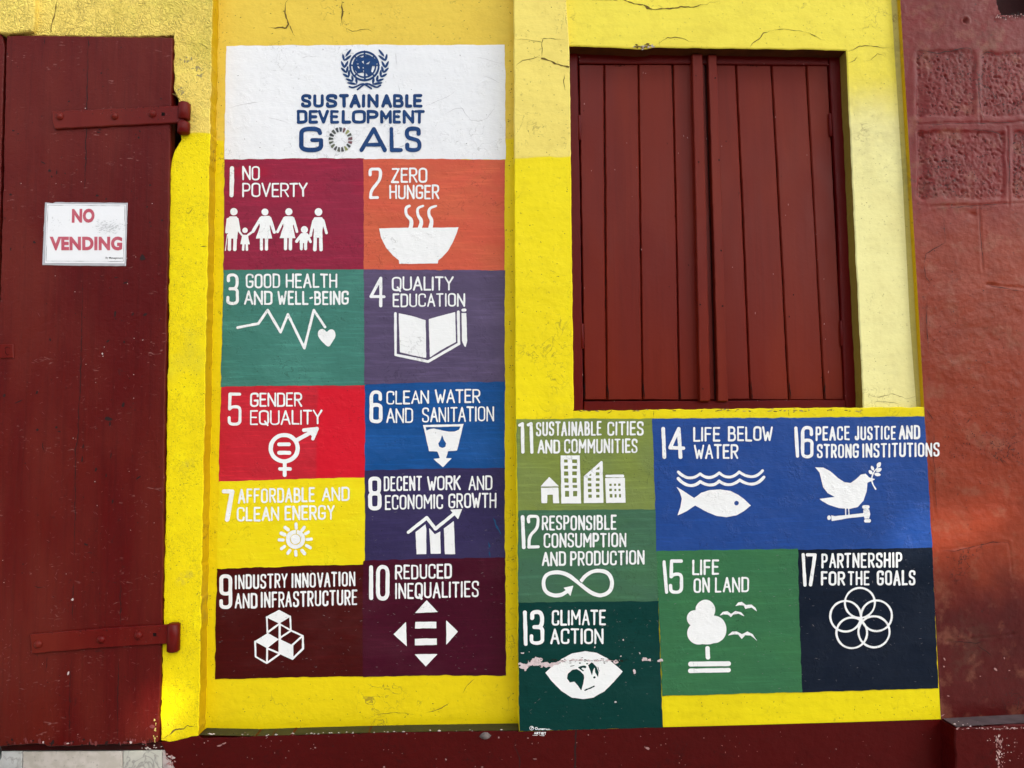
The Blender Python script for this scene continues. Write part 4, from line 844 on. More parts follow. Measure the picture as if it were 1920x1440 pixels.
# ------------------------------------------------------------------ red wall on the right: plaster fallen off rough blocks
def sdrect(u, v, x0, y0, x1, y1, r=6):
    dx = np.maximum(np.maximum(x0 + r - u, u - x1 + r), 0); dy = np.maximum(np.maximum(y0 + r - v, v - y1 + r), 0)
    return np.hypot(dx, dy) - r
def seglen(u, v, a, b):
    a = np.array(a, float); b = np.array(b, float); d = b - a; t = np.clip(((u - a[0]) * d[0] + (v - a[1]) * d[1]) / (d @ d), 0, 1)
    return np.hypot(u - a[0] - t * d[0], v - a[1] - t * d[1])
def sst(x, a, b):
    t = np.clip((x - a) / (b - a), 0, 1); return t * t * (3 - 2 * t)
UL = lambda v: np.interp(v, [-800, 0, 764, 1348, 1500, 2000], [1650, 1688, 1733, 1764.5, 1773, 1800])
red = thing('red_wall', 'faded red plastered wall with exposed rough blocks at its top right', 'wall', (.95, 0, GZ))
def red_height(U, V):
    h = .0016 * fbm(U / 40, V / 40, 4) + .0005 * fbm(U / 9, V / 9, 3)
    wu = 5 * fbm(U / 30, V / 30 + 9, 3); wv = 6 * fbm(U / 22 + 7, V / 22, 3)
    rough = np.zeros_like(U)
    for (x0, y0, x1, y1) in ((1717, 94, 1829, 221), (1839, 97, 1975, 219), (1721, 245, 1884, 374), (1897, 244, 2040, 374)):
        d = sdrect(U + wu * .7, V + wv, x0, y0, x1, y1, 9)
        m = 1 - sst(d, -5, 1.5); rough = np.maximum(rough, m)
        h += .0005 * np.exp(-((d - 5) / 4.5) ** 2) - .0006 * np.exp(-((d + 3) / 3.0) ** 2)
    n = np.abs(fbm(U / 11, V / 11, 5)); n2 = fbm(U / 2.6 + 3, V / 2.6, 3)
    h += rough * (-.0030 + .0026 * n + .0026 * n2 - .0060 * sst(fbm(U / 3.6 + 31, V / 3.6, 3), .38, .55))
    h += rough * .005 * sst(-(U - 1745), 0, 18) * sst(V, 120, 190) * -1
    for a, b, w, dp in (((1722, 233), (1960, 229), 1.8, .0035), ((1833, 150), (1838, 232), 1.8, .003), ((1888, 238), (1892, 385), 1.8, .003), ((1745, 388), (1960, 378), 2.2, .003), ((1836, 384), (1843, 505), 2.2, .0022), ((1850, 534), (1960, 545), 3, .003), ((1760, 1032), (1890, 1015), 3, .0022), ((1892, 1016), (1898, 1080), 3, .002), ((1772, 1205), (1900, 1190), 3, .0025), ((1735, 800), (1752, 960), 4, .002)):
        d = seglen(U + wu * .5, V + wv * .5, a, b); h -= dp * .5 * np.exp(-(d / w) ** 2); h += dp * .18 * np.exp(-((d - 4) / 3) ** 2)
    h += .004 * sst(V - 4 * fbm(U / 20, V * 0, 2) * 4 - (1205 - (U - 1772) * .11), -3, 2) * sst(V, 1150, 1180) * -.5
    h -= .009 * np.exp(-((U - 1810) ** 2 + (V - 39) ** 2) / 22) - .003 * np.exp(-((np.hypot(U - 1810, V - 39) - 7) / 2) ** 2)
    h -= .004 * np.exp(-((U - 1824) ** 2 / 40 + (V - 402) ** 2 / 16)) + .004 * np.exp(-((U - 1858) ** 2 / 60 + (V - 534) ** 2 / 14))
    return h
cs = np.concatenate([np.linspace(0, .295, 132)[:-1], np.linspace(.295, 1, 14)])
vs = np.concatenate([[-800, -400, -180, -50], np.arange(-12, 1442, 2.4), [1500, 1650, 2000]])
Vg, Sg = np.meshgrid(vs, cs, indexing='ij'); ul = UL(Vg); Ug = ul + Sg * (2620 - ul)
Pg = px(Ug, Vg, -.0009); hh = red_height(Ug, Vg); Pg[..., 1] -= hh * sst(Ug - ul, 0, 6)
nr, nc = Ug.shape; idx = np.arange(nr * nc).reshape(nr, nc)
Uc = (Ug[:-1, :-1] + Ug[1:, 1:]) / 2; Vc = (Vg[:-1, :-1] + Vg[1:, 1:]) / 2
nich = (Uc > 1869 + 9 * sst(Vc, 8, 32) + 2 * fbm(Vc / 5, Vc * 0, 2)) & (Vc < 30 + 3 * fbm(Uc / 6, Uc * 0 + 3, 3)) & (Uc < 2010)
keep = np.argwhere(~nich)
mb = MB()
mb.add(Pg.reshape(-1, 3), [(idx[i, j], idx[i, j + 1], idx[i + 1, j + 1], idx[i + 1, j]) for i, j in keep], 0, True)
vv = [v for v in vs if v <= 764]
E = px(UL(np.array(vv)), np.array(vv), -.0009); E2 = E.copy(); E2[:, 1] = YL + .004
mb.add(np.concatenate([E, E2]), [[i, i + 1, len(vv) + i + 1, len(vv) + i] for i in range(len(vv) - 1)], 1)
for i in range(200): fleck(mb, rng.uniform(1770, 1915), rng.uniform(760, 860), -.0045 - i * 1e-6, rng.uniform(.5, 1.3), rng.uniform(.4, .9), rng.uniform(0, 3), 2)
for i in range(900):
    bx0 = ((1719, 96, 1827, 219), (1841, 99, 1922, 217), (1723, 247, 1882, 372), (1899, 246, 1922, 372))[i % 4 if i % 3 else (i // 3) % 3]
    fleck(mb, rng.uniform(bx0[0], bx0[2]), rng.uniform(bx0[1], bx0[3]), .0004 - i * 1e-6, rng.uniform(.4, 1.5), rng.uniform(.3, 1.2), rng.uniform(0, 3), 2)
for i in range(70): fleck(mb, rng.uniform(1740, 1915), rng.uniform(420, 1000), -.0045 - i * 1e-6, rng.uniform(.5, 1.6), rng.uniform(.4, 1.), rng.uniform(0, 3), 2)
for (u, v, a, b, r) in ((1771, 1236, 3, 1.2, 1), (1867, 1255, 4, 1.8, .6), (1883, 1234, 2, 1, 1), (1778, 1305, 3, .8, .1), (1768, 1341, 3.5, 1, -.5), (1893, 1257, 2, 1, 0), (1770, 1250, 1.5, 2, 0), (1838, 1268, 1.5, 1, 0)):
    fleck(mb, u, v, -.0055, a, b, r, 3)
for i in range(46): fleck(mb, rng.uniform(1868, 1930), 30 + rng.normal(0, 2.6), -.005 - i * 1e-5, rng.uniform(.8, 2.6), rng.uniform(.5, 1.5), rng.uniform(0, 3), 3 if i % 3 == 0 else 2)
RB = [[(1716, 95), (1740, 96), (1757, 100), (1775, 97), (1795, 93), (1812, 89), (1820, 92), (1824, 110)], [(1724, 234), (1760, 233), (1800, 231), (1845, 231), (1920, 229)], [(1834, 150), (1836, 190), (1842, 215), (1852, 231)],
      [(1815, 241), (1835, 244), (1860, 246), (1874, 252), (1880, 275)], [(1890, 240), (1893, 300), (1892, 350), (1898, 370)], [(1757, 391), (1800, 388), (1850, 384), (1910, 381)], [(1768, 404), (1771, 430), (1772, 455), (1752, 467), (1737, 475), (1732, 495), (1736, 520), (1744, 530), (1739, 542), (1722, 544)],
      [(1837, 390), (1838, 440), (1842, 480), (1843, 505)], [(1848, 528), (1858, 537), (1875, 539), (1920, 547)], [(1738, 560), (1738, 610), (1741, 660)], [(1739, 800), (1752, 815), (1748, 840), (1753, 880), (1754, 930), (1757, 962)], [(1735, 764), (1744, 778), (1752, 790)],
      [(1760, 1033), (1790, 1033), (1830, 1024), (1862, 1016), (1890, 1017), (1899, 1030)], [(1775, 1203), (1812, 1204), (1830, 1206), (1852, 1201)], [(1832, 1210), (1850, 1222), (1860, 1232)], [(1840, 104), (1850, 97), (1862, 99), (1866, 105), (1878, 108)], [(1838, 165), (1852, 163), (1862, 176), (1872, 190)]]
for i, q in enumerate(RB):
    P = np.array(q, float); hmax = .0050 if P[:, 1].max() < 400 else .0035
    ribbon(mb, q, -.0009 - hmax, 1.9 if i in (0, 15) else 1.2, 2, 70 + i, .7)
M_NICHE = plain('dark niche red', S(62, 6, 6, 1, .004), .7)
a0 = [(1862, -220), (1862, 40), (2030, 40), (2030, -220)]
A = px([a for a, b in a0], [b for a, b in a0], .004); B = px([a + 4 for a, b in a0], [b - 3 for a, b in a0], .17)
mb.add(np.concatenate([A, B]), [(0, 1, 5, 4), (1, 2, 6, 5), (2, 3, 7, 6), (4, 5, 6, 7)], 4)
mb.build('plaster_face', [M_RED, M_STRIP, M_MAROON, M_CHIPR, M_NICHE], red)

# protruding plinth block, bottom right
blk = thing('plinth_block', 'scuffed maroon block jutting out at the bottom right corner, its top grey with dust', 'block', (1.3, -.035, GZ))
YK = -.072
mb = MB()
slab(mb, [(1790, 1366), (1850, 1362), (1930, 1358), (2560, 1346), (2560, 2000), (1800, 2000), (1792, 1440)], YK, .0, [1, 1, 1, 0, 0, 1, 1], bev=2.2, jit=1.8, seed=81)
for i in range(90):
    v = rng.uniform(1378, 1440) if i % 3 else rng.uniform(1382, 1430); u = 1874 + rng.normal(0, 3.5) + (v - 1400) * .02 if i % 3 else rng.uniform(1850, 1918)
    fleck(mb, u, v, YK - .0006 - i * 1e-6, rng.uniform(.4, 1.8), rng.uniform(.6, 3.4) if i % 3 else rng.uniform(.4, 1.2), rng.normal(0, .2), 1 if i % 4 else 2)
for i in range(50): fleck(mb, rng.uniform(1792, 1920), 1366 - (i % 7) * .1 + rng.normal(0, 1.2), YK - .0007 - i * 1e-6, rng.uniform(.6, 2.8), rng.uniform(.4, 1.2), rng.normal(0, .3), 1 if i % 3 else 2)
mb.build('block_face', [M_PLINTH, M_CHIPR, M_SPECK], blk)
mb = MB(); q = [(1793, 1366), (1850, 1362.5), (1930, 1358.5), (2560, 1346.5)]
A = px([a for a, b in q], [b - .5 for a, b in q], YK + .004); B = A.copy(); B[:, 1] = -.002; A[:, 2] += .0045; B[:, 2] += .0045
mb.add(np.concatenate([A, B]), [[i, i + 1, 5 + i, 4 + i] for i in range(3)], 0)
for i in range(40):
    t = rng.random(); c = A[0] * (1 - t * .3) + A[3] * t * .3; c = c + (0, rng.uniform(.0, .04), .0003); r = rng.uniform(.001, .0035); tt = np.linspace(0, 2 * math.pi, 7)[:-1]
    mb.add([c + (0, 0, r)] + [c + (r * 1.3 * math.cos(x), r * math.sin(x), 0) for x in tt], [(0, 1 + k, 1 + (k + 1) % 6) for k in range(6)], 1)
mb.build('dusty_top', [plain('dusty grey top', S(96, 82, 84), .8, .2, var=.4, bs=90), M_SPECK], blk)

# ------------------------------------------------------------------ the red door
M_DOOR = wood('red door paint', S(104, 45, 40, 1.06, .014), S(90, 32, 29, 1.06, .014), .44, 1.8, scratch=.75)
M_IRON = wood('painted iron', S(112, 46, 40, 1.06, .014), S(98, 32, 28, 1.06, .013), .36, .7, var=.2)
M_RUST = plain('rust specks', (.10, .035, .018), .8, .2)
door = thing('wooden_door', 'tall chipped dark red plank door with two strap hinges and a paper notice', 'door', (-.9, .01, 0))
mb = MB(); YD = -.012
slab(mb, [(12, 66), (120, 67), (323, 70), (320, 200), (317, 340), (314, 500), (309, 720), (304, 1080), (301, 1240), (298, 1330), (295, 1392), (258, 1395), (215, 1397), (183, 1396), (150, 1398), (130, 1400), (88, 1399), (84, 1396), (60, 1396), (30, 1397), (0, 1400), (-60, 1402), (-60, 900), (0, 560), (5, 380), (9, 200)], YD, .028,
     [1] * 21 + [0, 0, 1, 1, 1], bev=1.6, jit=1.1, seed=91, scale=12)
ribbon(mb, [(165, 70), (163, 200), (160, 330), (157, 380)], YD - .0008, 1.6, 1, 92, .9)
ribbon(mb, [(156, 498), (153, 600), (151, 700), (150, 740), (147, 770), (146, 825), (142, 842), (141, 940), (139, 1040), (138, 1080)], YD - .0008, 1.5, 1, 93, .9)
ribbon(mb, [(137, 1085), (136, 1170)], YD - .0008, 1.3, 1, 94); ribbon(mb, [(134, 1225), (131, 1300), (129, 1395)], YD - .0008, 1.1, 1, 95)
ribbon(mb, [(226, 1082), (226, 1172)], YD - .0008, 1.6, 1, 96); ribbon(mb, [(223, 1218), (221, 1300), (220, 1395)], YD - .0008, 1.3, 1, 97)
ribbon(mb, [(165, 70), (167, 78), (166, 90)], YD - .001, 3, 1, 98); ribbon(mb, [(83, 68), (83, 85)], YD - .0008, 1.3, 1, 99)
ribbon(mb, [(88, 1230), (87, 1260)], YD - .0008, 1.3, 1, 100); ribbon(mb, [(79, 828), (80, 840), (84, 848)], YD - .0008, 1.6, 1, 101); ribbon(mb, [(62, 1098), (72, 1101), (88, 1100)], YD - .0008, 1.0, 1, 102)
for (u, v, a, b, r) in ((129, 190, 2.5, 1.2, 0), (161, 297, 2, 3, 0), (282, 347, 2, 2, 0), (64, 454, 3.5, 2, .3), (267, 483, 6, 5.5, .4), (235, 530, 4, 1.4, -.3), (218, 520, 3.5, 1, 0), (216, 589, 2, 5, .1), (249, 589, 2, 3.5, .3), (272, 590, 4.5, 2.2, -.5), (202, 640, 4, 1.8, -.6), (233, 641, 2, 2.5, 0), (94, 637, 1.6, 3.5, -.5), (202, 784, 8, 4, .2), (206, 794, 1.4, 5, .1), (231, 759, 3.2, 4.5, 0), (180, 880, 2.4, 4, .2), (259, 896, 6, 1.4, -.6), (211, 940, 1.4, 4, .1), (154, 861, 1.5, 5, .1), (156, 837, 1.2, 4, .2), (8, 741, 2.2, 4, .3), (70, 806, 2.4, 2.4, 0), (106, 801, 2, 2, 0), (111, 809, 2.5, 1.2, .2), (162, 1021, 4, 2, .4), (69, 736, 1.5, 4, .4), (35, 753, 10, .8, -.4), (199, 891, 1.2, 4, 0), (208, 855, 1, 6, .2), (122, 300 + 25, 1, 1.5, 0), (93, 320, 3, 3, .3), (97, 331, 1.5, 2, 0), (106, 324, 1.2, 4, 0), (81, 305, 5, 1, .5), (25, 245, 2.6, 1.4, .2), (34, 251, 1.6, 1.2, 0), (185, 248, 4, 1.2, .1), (187, 243, 3, 1.2, .2), (262, 246, 1.4, 2, 0), (260, 258, 2, 2, 0), (302, 185, 2, 1.4, 0), (190, 137, 1.6, 1.6, 0), (227, 89, 1.2, 1.2, 0), (20, 467, 1.2, 3, 0), (85, 390, 1.5, 1.2, 0), (20, 365, 2.5, 2, 0), (182, 367, 3, 2, .2), (199, 373, 2, 1.6, 0), (276, 388, 1.6, 2, 0), (281, 417, 2, 1.6, 0), (304, 413, 2, 2.4, 0)):
    fleck(mb, u, v, YD - .0009, a, b, r, 1, 9)
for i in range(150): fleck(mb, rng.uniform(8, 304), rng.uniform(90, 1380), YD - .0007, rng.uniform(.5, 1.5), rng.uniform(.4, 1.2), rng.uniform(0, 3), 1)
for i in range(340):
    v = 560 + 830 * rng.beta(1.5, 1.1); fleck(mb, rng.uniform(4, 296), v, YD - .0007, rng.uniform(.6, 4.5), rng.uniform(.25, .55), rng.normal(0, .9), 2)
for i in range(30): fleck(mb, rng.uniform(4, 296), rng.uniform(300, 1390), YD - .0009, rng.uniform(.5, 1.1), rng.uniform(.4, .9), 0, 3)
for (u, v, a, b) in ((192, 663, 1.4, 2), (193, 668, 1, 1), (136, 1124, 2.5, 3), (160, 153 + 50, 1, 1), (128, 1262, 2, 4)): fleck(mb, u, v, YD - .001, a, b, .3, 3)
for i in range(60): fleck(mb, rng.uniform(5, 294), 1394 + rng.normal(0, 2.5) - (i % 5), YD - .001 - i * 1e-6, rng.uniform(.8, 3), rng.uniform(.5, 3.5) * (1 if i % 3 else 2), rng.normal(0, .2), 3 if i % 20 == 3 else (1 if i % 2 else 2))
for i in range(18): fleck(mb, 291 + rng.normal(0, 1.5), rng.uniform(1350, 1392), YD - .0012 - i * 1e-6, rng.uniform(.6, 1.6), rng.uniform(1, 3), 0, 4)
fleck(mb, 285, 1362, YD - .001, 5, 3.4, .3, 2)
M_SCR = plain('door scratch', S(128, 66, 66), .6, .3)
dl = mb.build('door_leaf', [M_DOOR, M_MAROON, M_SCR, M_SPECK, plain('old cream paint', (.55, .42, .12), .7)], door)
def cyl(mb, c, r, z0, z1, mat=0, n=20, cap=.25, tilt=0.0):
    prof = [(0, z0), (r * .75, z0), (r, z0 + r * cap), (r, z1 - r * cap), (r * .75, z1), (0, z1)]
    V = [(c[0] + q * math.cos(a) + tilt * (z - z0), c[1] + q * math.sin(a), z) for q, z in prof for a in np.linspace(0, 2 * math.pi, n + 1)[:-1]]
    mb.add(V, [(k * n + i, k * n + (i + 1) % n, (k + 1) * n + (i + 1) % n, (k + 1) * n + i) for k in range(len(prof) - 1) for i in range(n)], mat, True)
def dome(mb, c, r, hgt, mat=0, n=16):
    V = []; K = 5
    for k in range(K):
        t = k / (K - 1) * math.pi / 2
        for a in np.linspace(0, 2 * math.pi, n + 1)[:-1]: V.append((c[0] + r * math.cos(t) * math.cos(a), c[1] - hgt * math.sin(t), c[2] + r * math.cos(t) * math.sin(a)))
    mb.add(V, [(k * n + i, k * n + (i + 1) % n, (k + 1) * n + (i + 1) % n, (k + 1) * n + i) for k in range(K - 1) for i in range(n)], mat, True)
def strap(poly, bolts, hole, kn, seed):
    mb = MB(); ys = YD - .009
    slab(mb, poly, ys, YD - .001, None, bev=1.2, jit=.5, seed=seed)
    u, v = hole; sheet(mb, [(u - 3, v - 3), (u + 3, v - 3), (u + 3, v + 3), (u - 3, v + 3)], ys - .0005, 1, .4, seed)
    for i in range(70):
        t = rng.random(); s_ = rng.random(); q = np.array(poly, float); a = q[0] * (1 - t) + q[1] * t; b = q[3] * (1 - t) + q[2] * t; c = a * (1 - s_) + b * s_
        fleck(mb, c[0], c[1], ys - .0004, rng.uniform(.4, 1.4), rng.uniform(.3, .8), rng.uniform(0, 3), 2 if i % 3 else 3)
    o = mb.build('strap_hinge', [M_IRON, M_DARK, M_MAROON, M_SCR], door)
    for (u, v) in bolts:
        b = MB(); dome(b, p1(u, v, ys + .0005), .0122, .0095); b.build('bolt', M_IRON, o)
    b = MB()
    for (ua, va, ub, vb) in kn:
        A_ = p1(ua, va, -.012); B2 = p1(ub, vb, -.012); cyl(b, (B2[0], -.012, 0), .0188, B2[2], A_[2], 0, 24, .22, (A_[0] - B2[0]) / (A_[2] - B2[2]))
    b.build('hinge_knuckle', M_IRON, o)
strap([(98, 208), (220, 203), (345, 197), (343, 229), (220, 235), (102, 241), (97, 226)], [(112, 219), (215, 218), (286, 214)], (306, 214), [(346, 193, 345, 225), (345, 229, 344, 251)], 111)
strap([(56, 1190), (190, 1179), (318, 1171), (317, 1207), (190, 1215), (59, 1226)], [(72, 1208), (190, 1199), (260, 1191)], (290, 1190), [(326, 1168, 325, 1222)], 112)
# small lock plate with a worn keyhole
mb = MB(); slab(mb, [(-6, 646), (24, 645), (25, 671), (-6, 672)], YD - .004, YD, None, 1, .6, 113)
ribbon(mb, [(9, 654), (12, 651), (17, 651), (18, 655)], YD - .0046, 3.2, 1, 114, .3); ribbon(mb, [(10, 653), (10, 662), (14, 666), (18, 664)], YD - .0048, 2.6, 1, 115, .3)
mb.build('lock_plate', [M_IRON, M_DARK], door)
# dark sheet behind the leaves, shade of the gaps put into its colour
mb = MB(); sheet(mb, [(-560, 30), (352, 30), (338, 1430), (-560, 1430)], .075, 0)
mb.build('gap_backing', plain('dark gap backing', (.022, .008, .008), .8, .2), door)
mb = MB(); slab(mb, [(-560, 1396), (296, 1391), (309, 1394), (309, 1407), (-560, 1410)], .006, .09, None, 1.5, 1.0, 116)
for i in range(14): fleck(mb, rng.uniform(265, 308), 1402 + rng.normal(0, 3), .0052 - i * 1e-6, rng.uniform(.8, 3), rng.uniform(.5, 1.6), rng.normal(0, .4), 1)
mb.build('door_sill', [wood('sill paint', S(64, 16, 18), S(50, 12, 14), .5), M_PALE], door)
d2 = thing('wooden_door', 'sliver of a second dark red door leaf at the left edge of the photo', 'door', (-1.6, .01, 0))
mb = MB(); slab(mb, [(-520, 62), (2, 62), (8, 86), (7, 110), (3, 250), (0, 380), (-8, 620), (-60, 1400), (-520, 1404)], YD + .004, .03, [1, 1, 1, 1, 1, 1, 1, 0, 0], 1.5, 1.0, 117)
mb.build('door_leaf', [M_DOOR], d2)

# paper notice on the door
nz = p1(160, 498, YD)
note = thing('paper_notice', 'laminated white paper notice with faded red capitals fixed to the red door', 'notice', tuple(nz))
YN = YD - .0022
mb = MB(); slab(mb, [(84, 379), (98, 381), (104, 379), (239, 380), (237, 440), (236, 499), (160, 498), (79, 497), (81, 440)], YN, YD - .0006, None, .7, .5, 121)
mb.build('laminate', plain('clear laminate rim', S(186, 186, 192), .25, .6, var=.12, bs=200, ba=.0004), note)
mb = MB(); sheet(mb, [(88, 382), (236, 383.5), (233.5, 494), (84.5, 493)], YN - .0006, 0, .3, 122)
for i in range(170): fleck(mb, 203 + rng.normal(0, 13), 426 + rng.normal(0, 6), YN - .0009 - i * 1e-6, rng.uniform(.5, 3.5), rng.uniform(.2, .55), -.18 + rng.normal(0, .1), 1)
for i in range(24): fleck(mb, 108 + rng.normal(0, 9), 420 + rng.normal(0, 8), YN - .0009 - i * 1e-6, rng.uniform(.5, 2), rng.uniform(.2, .5), -.8, 1)
ppm = plain('notice paper', (.80, .82, .84), .35, .5, var=.08, bs=30, ba=.0006, alt=(.70, .72, .75))
mb.build('paper', [ppm, plain('grey smudge', (.50, .52, .54), .5)], note)
mb = MB()
bq = [(90, 384.5), (234, 386), (231.5, 490), (86.5, 489.5), (90, 384.5)]
for a, b in zip(bq[:-1], bq[1:]): ribbon(mb, [a, b], YN - .0011, .7, 0, 123, .05, taper=False)
mb.build('border', plain('grey border ink', (.22, .22, .25), .5), note)
M_NRED = plain('faded red ink', S(188, 84, 100), .45, .4, var=.25, bs=120, ba=.0002, alt=S(205, 120, 132))
def typed(txt, quad, y, off, mats, name, parent):
    cu = bpy.data.curves.new('type', 'FONT'); cu.body = txt; cu.size = 1; cu.offset = off; cu.fill_mode = 'FRONT'; cu.resolution_u = 4; cu.space_character = 1.06
    ob = bpy.data.objects.new('type', cu); COL.objects.link(ob); bpy.context.view_layer.update()
    me = ob.to_mesh(); v = np.array([p.co[:] for p in me.vertices]); fs = [list(p.vertices) for p in me.polygons]; ob.to_mesh_clear()
    bpy.data.objects.remove(ob); bpy.data.curves.remove(cu)
    lo, hi = v.min(0), v.max(0); s_ = (v[:, 0] - lo[0]) / (hi[0] - lo[0]); t = 1 - (v[:, 1] - lo[1]) / (hi[1] - lo[1])
    q = np.array(quad, float); P = (q[0] * (1 - s_)[:, None] + q[1] * s_[:, None]) * (1 - t)[:, None] + (q[3] * (1 - s_)[:, None] + q[2] * s_[:, None]) * t[:, None]
    m = MB(); m.add(px(P[:, 0], P[:, 1], y), fs, 0); return m.build(name, mats, parent)
typed('NO', [(135, 391.5), (177.5, 391), (177, 417.5), (134.5, 418)], YN - .0012, .052, M_NRED, 'lettering', note)
typed('VENDING', [(93, 443.5), (229.5, 443.5), (229, 469.5), (93.5, 469.5)], YN - .0012, .052, M_NRED, 'lettering', note)
typed('By Management', [(198, 481.5), (230.5, 482), (230.5, 486.5), (198, 486)], YN - .0012, .01, plain('black ink', (.03, .03, .035), .5), 'lettering', note)

# tiled step under the door
stp = thing('tiled_step', 'pale mottled stone tiles facing the step below the red door', 'step', (-.9, .02, GZ))
def tile(name, c1, c2, sc, vein):
    t = NT(name); c = t.mix(t.step(t.noise(sc, 6, off=1.), .38, .64), c1, c2)
    if vein: c = t.mix(t.mul(lines(t, 14, .03, 4, 2., 1.2), vein), c, (.22, .21, .20))
    c = t.mix(t.mul(t.step(t.noise(sc * 3, 4, off=6.), .6, .68), .6), c, (.30, .28, .25))
    t.bump([(t.noise(60, 3), .0006)]); return t.fin(c, .28, .5)
mt = [tile('veined grey tile', (.48, .49, .47), (.66, .67, .66), 16, .35), tile('mottled beige tile', (.50, .46, .40), (.60, .55, .50), 38, .0), tile('veined cream tile', (.58, .57, .50), (.50, .50, .44), 18, .7)]
mb = MB()
for (x0, x1, y0, y1, m) in ((-560, -160, 1411, 2000, 1), (-159, 41.4, 1410.5, 2000, 0), (42.8, 229.4, 1410, 2000, 1), (230.8, 304, 1408.5, 2000, 2)):
    slab(mb, [(x0, y0), (x1, y0 - 1), (x1, y1), (x0, y1)], .0015, .02, None, .6, 0, 1, m)
slab(mb, [(-560, 1409), (308, 1406.5), (330, 1430), (345, 2000), (-560, 2000)], .006, .12, None, .5, .3, 131, 3)
slab(mb, [(305, 1408), (312, 1408), (330, 1440), (340, 2000), (305, 2000)], .001, .02, None, .5, 1.2, 132, 4)
mb.build('tile_facing', mt + [plain('dark grout', (.05, .045, .04), .9), M_PALE], stp)
# teal bin cut by the left edge
c = p1(8, 1440, -.22); bx_ = c[0] - .158
bn = thing('plastic_bin', 'dark teal rounded plastic bin cut off by the left edge beside the tiled step', 'bin', (bx_, -.22, GZ))
def lathe(prof, cx, cy, n=40):
    V = [(cx + r * math.cos(a), cy + r * math.sin(a), z) for r, z in prof for a in np.linspace(0, 2 * math.pi, n + 1)[:-1]]
    return V, [(k * n + i, k * n + (i + 1) % n, (k + 1) * n + (i + 1) % n, (k + 1) * n + i) for k in range(len(prof) - 1) for i in range(n)]
zt = p1(0, 1404, -.22)[2]
mb = MB(); V, f = lathe([(0, GZ), (.10, GZ), (.104, GZ + .01), (.122, zt - .07), (.122, zt - .045)], bx_, -.22); mb.add(V, f, 0, True)
M_TEAL = plain('dark teal plastic', (.004, .035, .04), .35, .5, var=.1)
bo = mb.build('bin_body', M_TEAL, bn)
mb = MB(); V, f = lathe([(.122, zt - .046), (.127, zt - .046), (.127, zt - .03), (.118, zt - .008), (.09, zt + .006), (.04, zt + .012), (0, zt + .013)], bx_, -.22); mb.add(V, f, 0, True)
mb.build('bin_lid', M_TEAL, bn)

# ------------------------------------------------------------------ shuttered window
win = thing('shuttered_window', 'dark red wooden window with a closed pair of plank shutters in the yellow wall', 'window', tuple(p1(1340, 760, .08)))
M_SH1 = wood('left shutter paint', S(110, 46, 41, 1.06, .017), S(118, 49, 40, 1.06, .017), .38, .45, var=.22)
M_SH2 = wood('right shutter paint', S(114, 48, 42, 1.06, .017), S(124, 53, 42, 1.06, .017), .38, .45, var=.22)
M_FR = wood('window frame paint', S(92, 34, 32, 1.06, .015), S(98, 36, 33, 1.06, .015), .40, .6, var=.2)
M_GAP = plain('shutter groove', (.045, .012, .010), .7, .2)
mb = MB(); sheet(mb, [(1030, 60), (1640, 60), (1660, 800), (1030, 800)], .155, 0)
mb.build('shadowed_recess', M_DARK, win)  # near-black sheet, shade behind the shutters put into its colour
def bar(poly, y0, y1, name, m, parent, seed, **k):
    mb = MB(); slab(mb, poly, y0, y1, None, k.get('bev', 1.6), k.get('jit', .5), seed)
    for (u, v, r) in k.get('dots', []): fleck(mb, u, v, y0 - .0006, r, r, 0, 1, 8)
    for i in range(k.get('chips', 0)):
        q = np.array(poly, float); e = rng.integers(len(q)); a, b = q[e], q[(e + 1) % len(q)]; t = rng.random(); p = a * (1 - t) + b * t; p = p + (q.mean(0) - p) / np.linalg.norm(q.mean(0) - p) * 1.6
        fleck(mb, p[0], p[1], y0 - .0004, rng.uniform(.5, 1.8), rng.uniform(.4, .9), rng.uniform(0, 3), 2)
    return mb.build(name, [m, M_DARK, M_CHIPR], parent)
bar([(1040, 92), (1083, 92), (1088, 400), (1094, 790), (1040, 790)], .070, .15, 'window_frame', M_FR, win, 141, chips=4)
bar([(1554, 90), (1577, 90), (1593, 400), (1611, 790), (1587, 790), (1571, 400)], .070, .15, 'window_frame', M_FR, win, 142, chips=5)
bar([(1084, 96), (1320, 98), (1553, 97), (1554, 121), (1320, 119), (1085, 118)], .073, .15, 'window_frame', M_FR, win, 143, chips=16)
bar([(1095, 752.5), (1340, 751.5), (1585, 749.5), (1586, 790), (1095, 790)], .070, .15, 'window_frame', M_FR, win, 144, chips=8)
